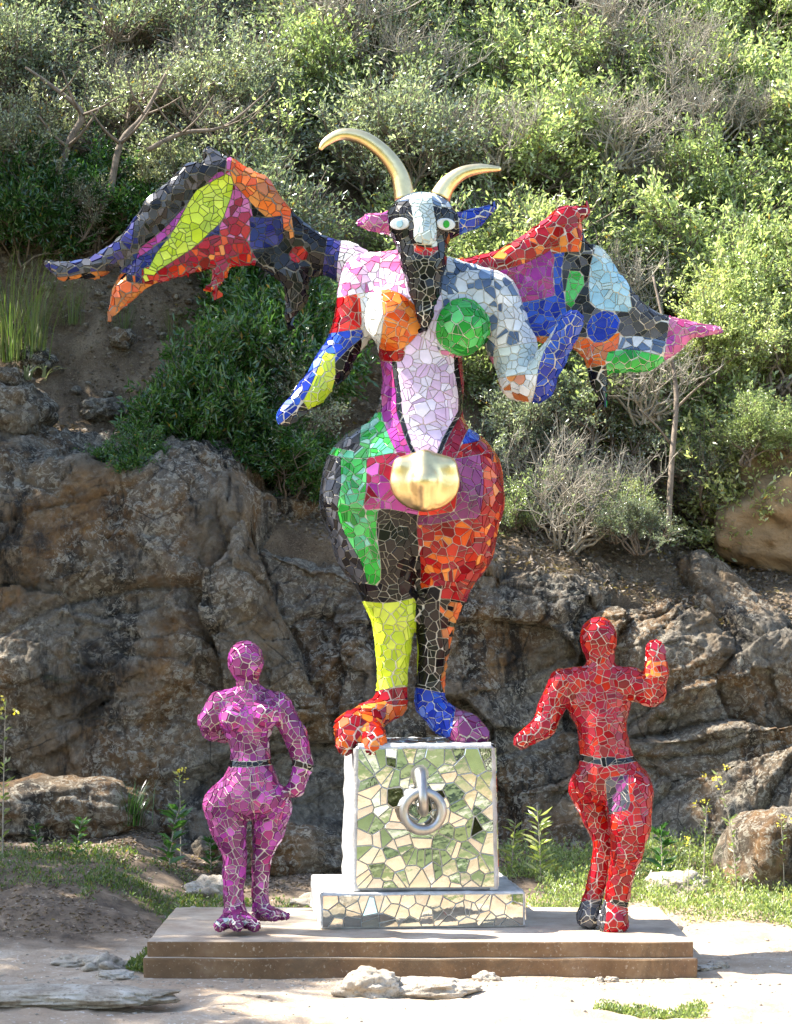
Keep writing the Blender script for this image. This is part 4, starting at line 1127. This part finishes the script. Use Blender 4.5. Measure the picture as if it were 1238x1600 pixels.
wl = [(845,1350,3.2,0,1.15,'upright leafy weed with narrow leaves behind the plinth right side'),(800,1350,3.4,0,.9,'thin leafy weed beside the plinth right edge'),
      (1035,1340,3.3,1,1.2,'broad-leaved green weed right of the red figure thigh'),(1150,1340,3.0,2,1.0,'tall flowering weed with pale stems near the right boulder'),
      (1100,1350,3.1,3,1.0,'thin flowering weed left of the tallest weed at right'),(1075,1370,2.8,3,.7,'short yellow-flowered weed right of the red figure legs'),
      (265,1345,3.3,1,1.3,'leafy dark weed behind the violet figure left side'),(283,1310,3.6,3,1.1,'thin tall weed against the cliff by the violet hip'),
      (5,1250,3.2,2,1.3,'tall leafy weed at the far left edge before the cliff'),(120,1320,3.3,1,.8,'low green weed on the left bank'),(60,1325,3.3,1,.6,'small green weed at the far left on the bank'),
      (330,1340,3.5,1,.8,'low weed among stones behind the violet legs'),(480,1345,3.6,1,.7,'low weed between the violet figure and the plinth'),
      (275,1430,1.4,0,.5,'dry pale weed sprig behind the slab left end'),(1225,1350,3.0,3,.9,'yellow-flowered weed at the right edge')]
def gz(px, py, Y):
    p = W(px, py, Y); return Vector((p.x, Y, ground_z(p.x, Y)))
for px, py, Y, v, s_, lab in wl:
    r = empty('weed', gz(px, py, Y), lab, 'weed'); r.scale = (s_,)*3; r.rotation_euler.z = random.uniform(0, 6)
    for nm, me in WM[v]:
        o = link(bpy.data.objects.new(nm, me), r)
        if nm != 'stem': o['kind'] = 'stuff'

# low green ground cover (uncountable) along the right and patches
def ground_cover(name, spots, n, hgt, mats, L=.03, wd=.012):
    Ps = []
    for (x0, x1, y0, y1, wgt) in spots:
        m = int(n*wgt); x = RNG.uniform(x0, x1, m*2); yv = RNG.uniform(y0, y1, m*2)
        for a, c in zip(x, yv):
            cx, cy = (a-(x0+x1)/2)/(x1-x0)*2, (c-(y0+y1)/2)/(y1-y0)*2
            if fbm(Vector((a*2.2, c*2.2, 5)), 3)*1.3+.45 > cx*cx*.6+cy*cy*.7+RNG.uniform(-.3, .2)-.15: Ps.append((a, c))
    Pz = np.array([(a, c, ground_z(a, c)+abs(RNG.normal())*hgt*.5) for a, c in Ps]); dr = RNG.normal(size=Pz.shape)*.7; dr[:, 2] = (abs(dr[:, 2])+.6) if hgt > 0 else dr[:, 2]*.12
    V, T = leaves_np(Pz, dr, L, wd); me = leaf_mesh(name, V, T, mats); o = link(bpy.data.objects.new(name, me)); tag(o, kind='stuff'); return o
gc = ground_cover('ground_cover', [(.5, 4.6, 2.2, 4.4, 1.0), (2.2, 4.6, 1.6, 2.6, .25)], 26000, .09, L_WEED); tag(gc, 'low yellow-green weeds and grass spread over the ground at right', 'ground cover')
gc = ground_cover('grass_patch', [(.90, 1.40, -1.2, -.80, 1.0)], 2200, .025, L_WEED, .022, .010); tag(gc, 'small green patch of clover in the sandy foreground at right', 'ground cover')
gc = ground_cover('grass_patch', [(-1.9, -.2, 1.9, 2.9, .7), (-3, -1.2, 2.4, 3.6, .6), (-1.36, -1.2, .1, .9, .25)], 5000, .03, L_GRASS, .03, .01); tag(gc, 'thin green grass scattered behind the left end of the slab', 'ground cover')
gc = ground_cover('leaf_litter', [(-4, 4.5, 2.9, 4.6, 1.0), (-3.5, -1.3, 1.2, 3.2, .12)], 24000, .0, L_LITTER, .032, .016); tag(gc, 'dry fallen leaves littering the foot of the cliff', 'leaf litter')
# litter on the right slope
xx = np.concatenate([RNG.uniform(.6, 4.2, 9000), RNG.uniform(-4.2, .4, 7000)]); yy = RNG.uniform(5.1, 7.2, 16000)
pz = np.array([(a, c, hill_z(a, c)+.16*fbm(Vector((a, c, hill_z(a, c)))*.8+Vector((0, 0, 4)), 4)+.01+RNG.uniform(0, .04)) for a, c in zip(xx, yy)]); dr = RNG.normal(size=pz.shape); dr[:, 2] *= .4
V, T = leaves_np(pz, dr, .045, .02); lo2 = link(bpy.data.objects.new('leaf_litter', leaf_mesh('leaf_litter', V, T, L_LITTER))); tag(lo2, 'dry fallen leaves on the ledge and soil above the cliff', 'leaf litter', kind='stuff')

def bank_points(n, x0, x1, y0, y1):
    out = []
    for _ in range(n):
        x, y = RNG.uniform(x0, x1), RNG.uniform(y0, y1); z = hill_z(x, y); out.append((x, y, z))
    return out
# ------------------------------------------------------------------ rocks
def rock_mesh(seed, sub=4, amp=.35, flat=1.0, fac=.25):
    import bmesh
    bm = bmesh.new(); bmesh.ops.create_icosphere(bm, subdivisions=sub, radius=1)
    o_ = Vector((seed*3.1, seed*1.7, 0))
    for v in bm.verts:
        n_ = v.co.normalized(); d = noise.voronoi(n_*1.3+o_)[0]
        v.co = n_*(1+amp*fbm(n_*1.1+o_, 4)+fac*(min(1, (d[1]-d[0])*3)-.6)+.04*fbm(n_*6+o_, 3)); v.co.z *= flat
    me = bpy.data.meshes.new('rock'); bm.to_mesh(me); bm.free(); me.materials.append(ROCK_PALE)
    me.polygons.foreach_set('use_smooth', np.ones(len(me.polygons), bool)); return me
RM = [rock_mesh(i, 4) for i in range(5)]; RBIG = [rock_mesh(i+9, 5, .3, 1, .07) for i in range(3)]
def rock(px, py, Y, size, lab, me=None, ground=True, rot=0, mat=None, name='rock', cat='rock'):
    me = me or RM[random.randrange(5)]
    o = link(bpy.data.objects.new(name, me)); p = W(px, py, Y)
    o.location = (p.x, Y, (ground_z(p.x, Y)+size[2]*.25) if ground else p.z); o.scale = size; o.rotation_euler.z = rot
    if mat:
        o.data = me.copy(); o.data.materials[0] = mat
    return tag(o, lab, cat)
rock(580, 1548, -.45, (.17,.12,.10), 'pale rounded rock lying in front of the slab', RBIG[0], rot=.4)
rock(665, 1553, -.42, (.24,.11,.06), 'flat pale rock joined to the right of the rounded foreground rock', RBIG[1])
rock(100, 1562, -.75, (.50,.17,.055), 'long flat pale rock sunk in the path at lower left', RBIG[2])
rock(762, 1508, -.1, (.065,.04,.035), 'small angular white stone at the foot of the slab', RM[0])
rock(955, 1515, -.1, (.035,.025,.018), 'small pebble below the slab right of centre', RM[1])
rock(937, 1513, -.1, (.022,.018,.02), 'tiny pebble beside the small stone under the slab', RM[2])
rock(1120, 1495, .3, (.06,.05,.03), 'small pale stone just right of the slab end', RM[3])
rock(1095, 1500, .25, (.06,.05,.02), 'low stone touching the right end of the slab', RM[4])
rock(170, 1490, .3, (.13,.10,.06), 'grey stone on the path left of the slab corner', RM[0], rot=1)
rock(130, 1470, .5, (.16,.10,.04), 'flat brown stone left of the slab end', RM[1])
rock(180, 1512, 0, (.09,.06,.03), 'small stone below the grey stone at the slab left end', RM[2])
rock(330, 1318, 3.0, (.16,.12,.10), 'squarish tan rock behind the violet figure left thigh', RM[3])
rock(460, 1350, 2.4, (.10,.09,.05), 'grey stone behind the violet figure right calf', RM[4])
rock(495, 1345, 2.6, (.14,.10,.06), 'stone between the violet figure and the plinth', RM[0])
rock(310, 1355, 2.3, (.07,.06,.05), 'small pale stone behind the violet shin', RM[1])
rock(1058, 1330, 3.1, (.20,.15,.11), 'squat brown rock right of the red figure legs', RM[2])
rock(1050, 1380, 1.9, (.06,.05,.035), 'small stone on the sunny ground right of the red figure', RM[3])
rock(1215, 1285, 3.4, (.42,.4,.42), 'grey sloping boulder at the right edge', rock_mesh(44, 5, .2, 1, .03), rot=2, mat=ROCK, name='boulder', cat='boulder')
rock(15, 655, 5.6, (.32,.35,.28), 'rounded tan boulder on the ledge at the far left', RBIG[1], ground=False, mat=ROCK, name='boulder', cat='boulder')
rock(8, 600, 5.75, (.20,.25,.14), 'grey boulder top resting above the tan boulder at far left', RBIG[2], ground=False, mat=ROCK, name='boulder', cat='boulder')
rock(100, 1270, 4.0, (.62,.3,.26), 'dark slanting rock slab at the cliff foot on the left', RBIG[2], ground=False, mat=ROCK, name='boulder', cat='boulder', rot=.2)
rock(440, 1330, 3.6, (.45,.25,.18), 'dark low rock at the cliff foot behind the violet figure', RBIG[0], ground=False, mat=ROCK, name='boulder', cat='boulder')
# stones bedded in the soil bank under the left wing
ST_V, ST_T = [], []
_i = rock_mesh(5, 2, .3); _v = np.array([v.co[:] for v in _i.vertices]); _t = np.array([p.vertices[:] for p in _i.polygons])
for j, (x, y, z) in enumerate(bank_points(650, -4.2, .2, 5.5, 7.0)):
    zz = z+.16*fbm(Vector((x, y, z))*.8+Vector((0, 0, 4)), 4)+.03; r_ = .010+.035*RNG.random()**4
    q, _ = np.linalg.qr(RNG.normal(size=(3, 3))); ST_V.append((_v@q.T)*r_*np.array([1.2, 1, .8])+np.array([x, y, zz])); ST_T.append(_t+len(_v)*j)
tag(link(bpy.data.objects.new('bank_stones', np_mesh('bank_stones', np.concatenate(ST_V), np.concatenate(ST_T), ROCK))), 'small stones bedded in the brown soil bank under the left wing', 'stones', kind='stuff')
for j, (x, y, z) in enumerate(((-2.2, 6.55, 4.5), (-1.8, 6.6, 4.6), (-2.6, 6.5, 4.5), (-1.3, 6.75, 4.6))):
    single('dry_grass', TALL, (x, y, hill_z(x, y)-.05), 'thin dry grass clump on the edge of the soil bank, ' + ('behind the left wing tip', 'right of the wing tip', 'near the left edge', 'under the lime patch')[j], 'grass clump', .55)
rock(60, 560, 6.3, (.14,.12,.10), 'pale stone sticking out of the soil bank near the left edge', RM[0], ground=False, mat=ROCK)
rock(190, 530, 6.45, (.10,.09,.08), 'pale stone in the soil bank below the orange wing tip', RM[1], ground=False, mat=ROCK)
rock(160, 640, 6.1, (.16,.12,.09), 'grey stone lying on the ledge below the wing tip', RM[2], ground=False, mat=ROCK)
sb = rock(1290, 800, 6.7, (1.05,.6,.62), 'x', rock_mesh(31, 5, .22, 1, .05), ground=False, rot=.6, name='sandy_bank')
for q in ('label', 'category'): del sb[q]
sb['kind'] = 'structure'; sb.data.materials[0] = simple('sandy_earth', (.27,.18,.095), .95, 0, 5, .35, .8, .03)
# gravel: uncountable small stones
GVv, GT = [], []
ico = rock_mesh(3, 1, .3); iv = np.array([v.co[:] for v in ico.vertices]); it_ = np.array([p.vertices[:] for p in ico.polygons])
vs, ts = [], []
for i in range(2300):
    x = RNG.uniform(-3, 3.4); yv = RNG.uniform(-1.5, 3.6) if i < 1700 else -.03-abs(RNG.normal())*.12; s_ = .004+.012*RNG.random()**3
    if -1.27 < x < 1.5 and -.02 < yv < 1.46: continue
    R_ = RNG.normal(size=(3, 3)); q, _ = np.linalg.qr(R_)
    vs.append((iv@q.T)*np.array([1, 1, .6])*s_+np.array([x, yv, ground_z(x, yv)])); ts.append(it_+len(vs[0])*(len(vs)-1))
g_ = link(bpy.data.objects.new('gravel', np_mesh('gravel', np.concatenate(vs), np.concatenate(ts), ROCK_PALE))); tag(g_, 'small loose pebbles scattered on the sandy ground', 'gravel', kind='stuff')

# ------------------------------------------------------------------ trees standing left of and behind the viewer (they cast the dapples and show in the mirrors)
TREE = shrub_proto('tree_crown', 1.5, 1.4, 1.1, 12, 330, 15, .075, .035, L_OLIVE, tr=.05)
def tree(x, y, zc, s_, lab, group=None, rot=0):
    z0 = ground_z(x, y) if y < 4 else 0
    r = empty('tree', (x, y, z0), lab, 'tree', group)
    path = smooth_path([Vector((0, 0, -.2)), Vector((.1, .05, zc*.4)), Vector((-.05, 0, zc*.8)), Vector((0, 0, zc))], 4)
    V, Fs = tube(path, list(np.linspace(.16, .07, len(path))), 10); mesh_obj('trunk', V, Fs, BARK, r, smooth=True)
    for me, nm in ((TREE[0], 'limb'), (TREE[1], 'crown')):
        o = link(bpy.data.objects.new(nm, me), r); o.location = (0, 0, zc); o.scale = (s_,)*3; o.rotation_euler.z = rot
        if nm == 'crown': o['kind'] = 'stuff'
tree(-6.9, -.7, 5.3, 1.15, 'tree left of the view dappling the path', rot=.3)
tree(-7.0, 2.6, 5.0, 1.45, 'tree left of the view near the cliff', rot=2)
tree(-7.4, .9, 6.6, 1.0, 'slender tree left of the view beside the path', rot=1)
for k_, (x, y, zc, s_) in enumerate(((-5.2, 4.9, 5.4, 1.5), (-4.9, 6.3, 7.0, 1.3))):  # out-of-view crowns added to keep the cliff in shade
    tree(x, y, zc, s_, 'unseen tree added on the left slope to shade the cliff', 'unseen trees added to shade the cliff', rot=k_*1.7)
for k_ in range(9):
    x = -11+k_*2.7; tree(x, -18.5+1.5*math.sin(k_*2.1), 3.4, 2.9, 'leafy tree behind the viewpoint', 'trees behind the viewpoint', rot=k_)
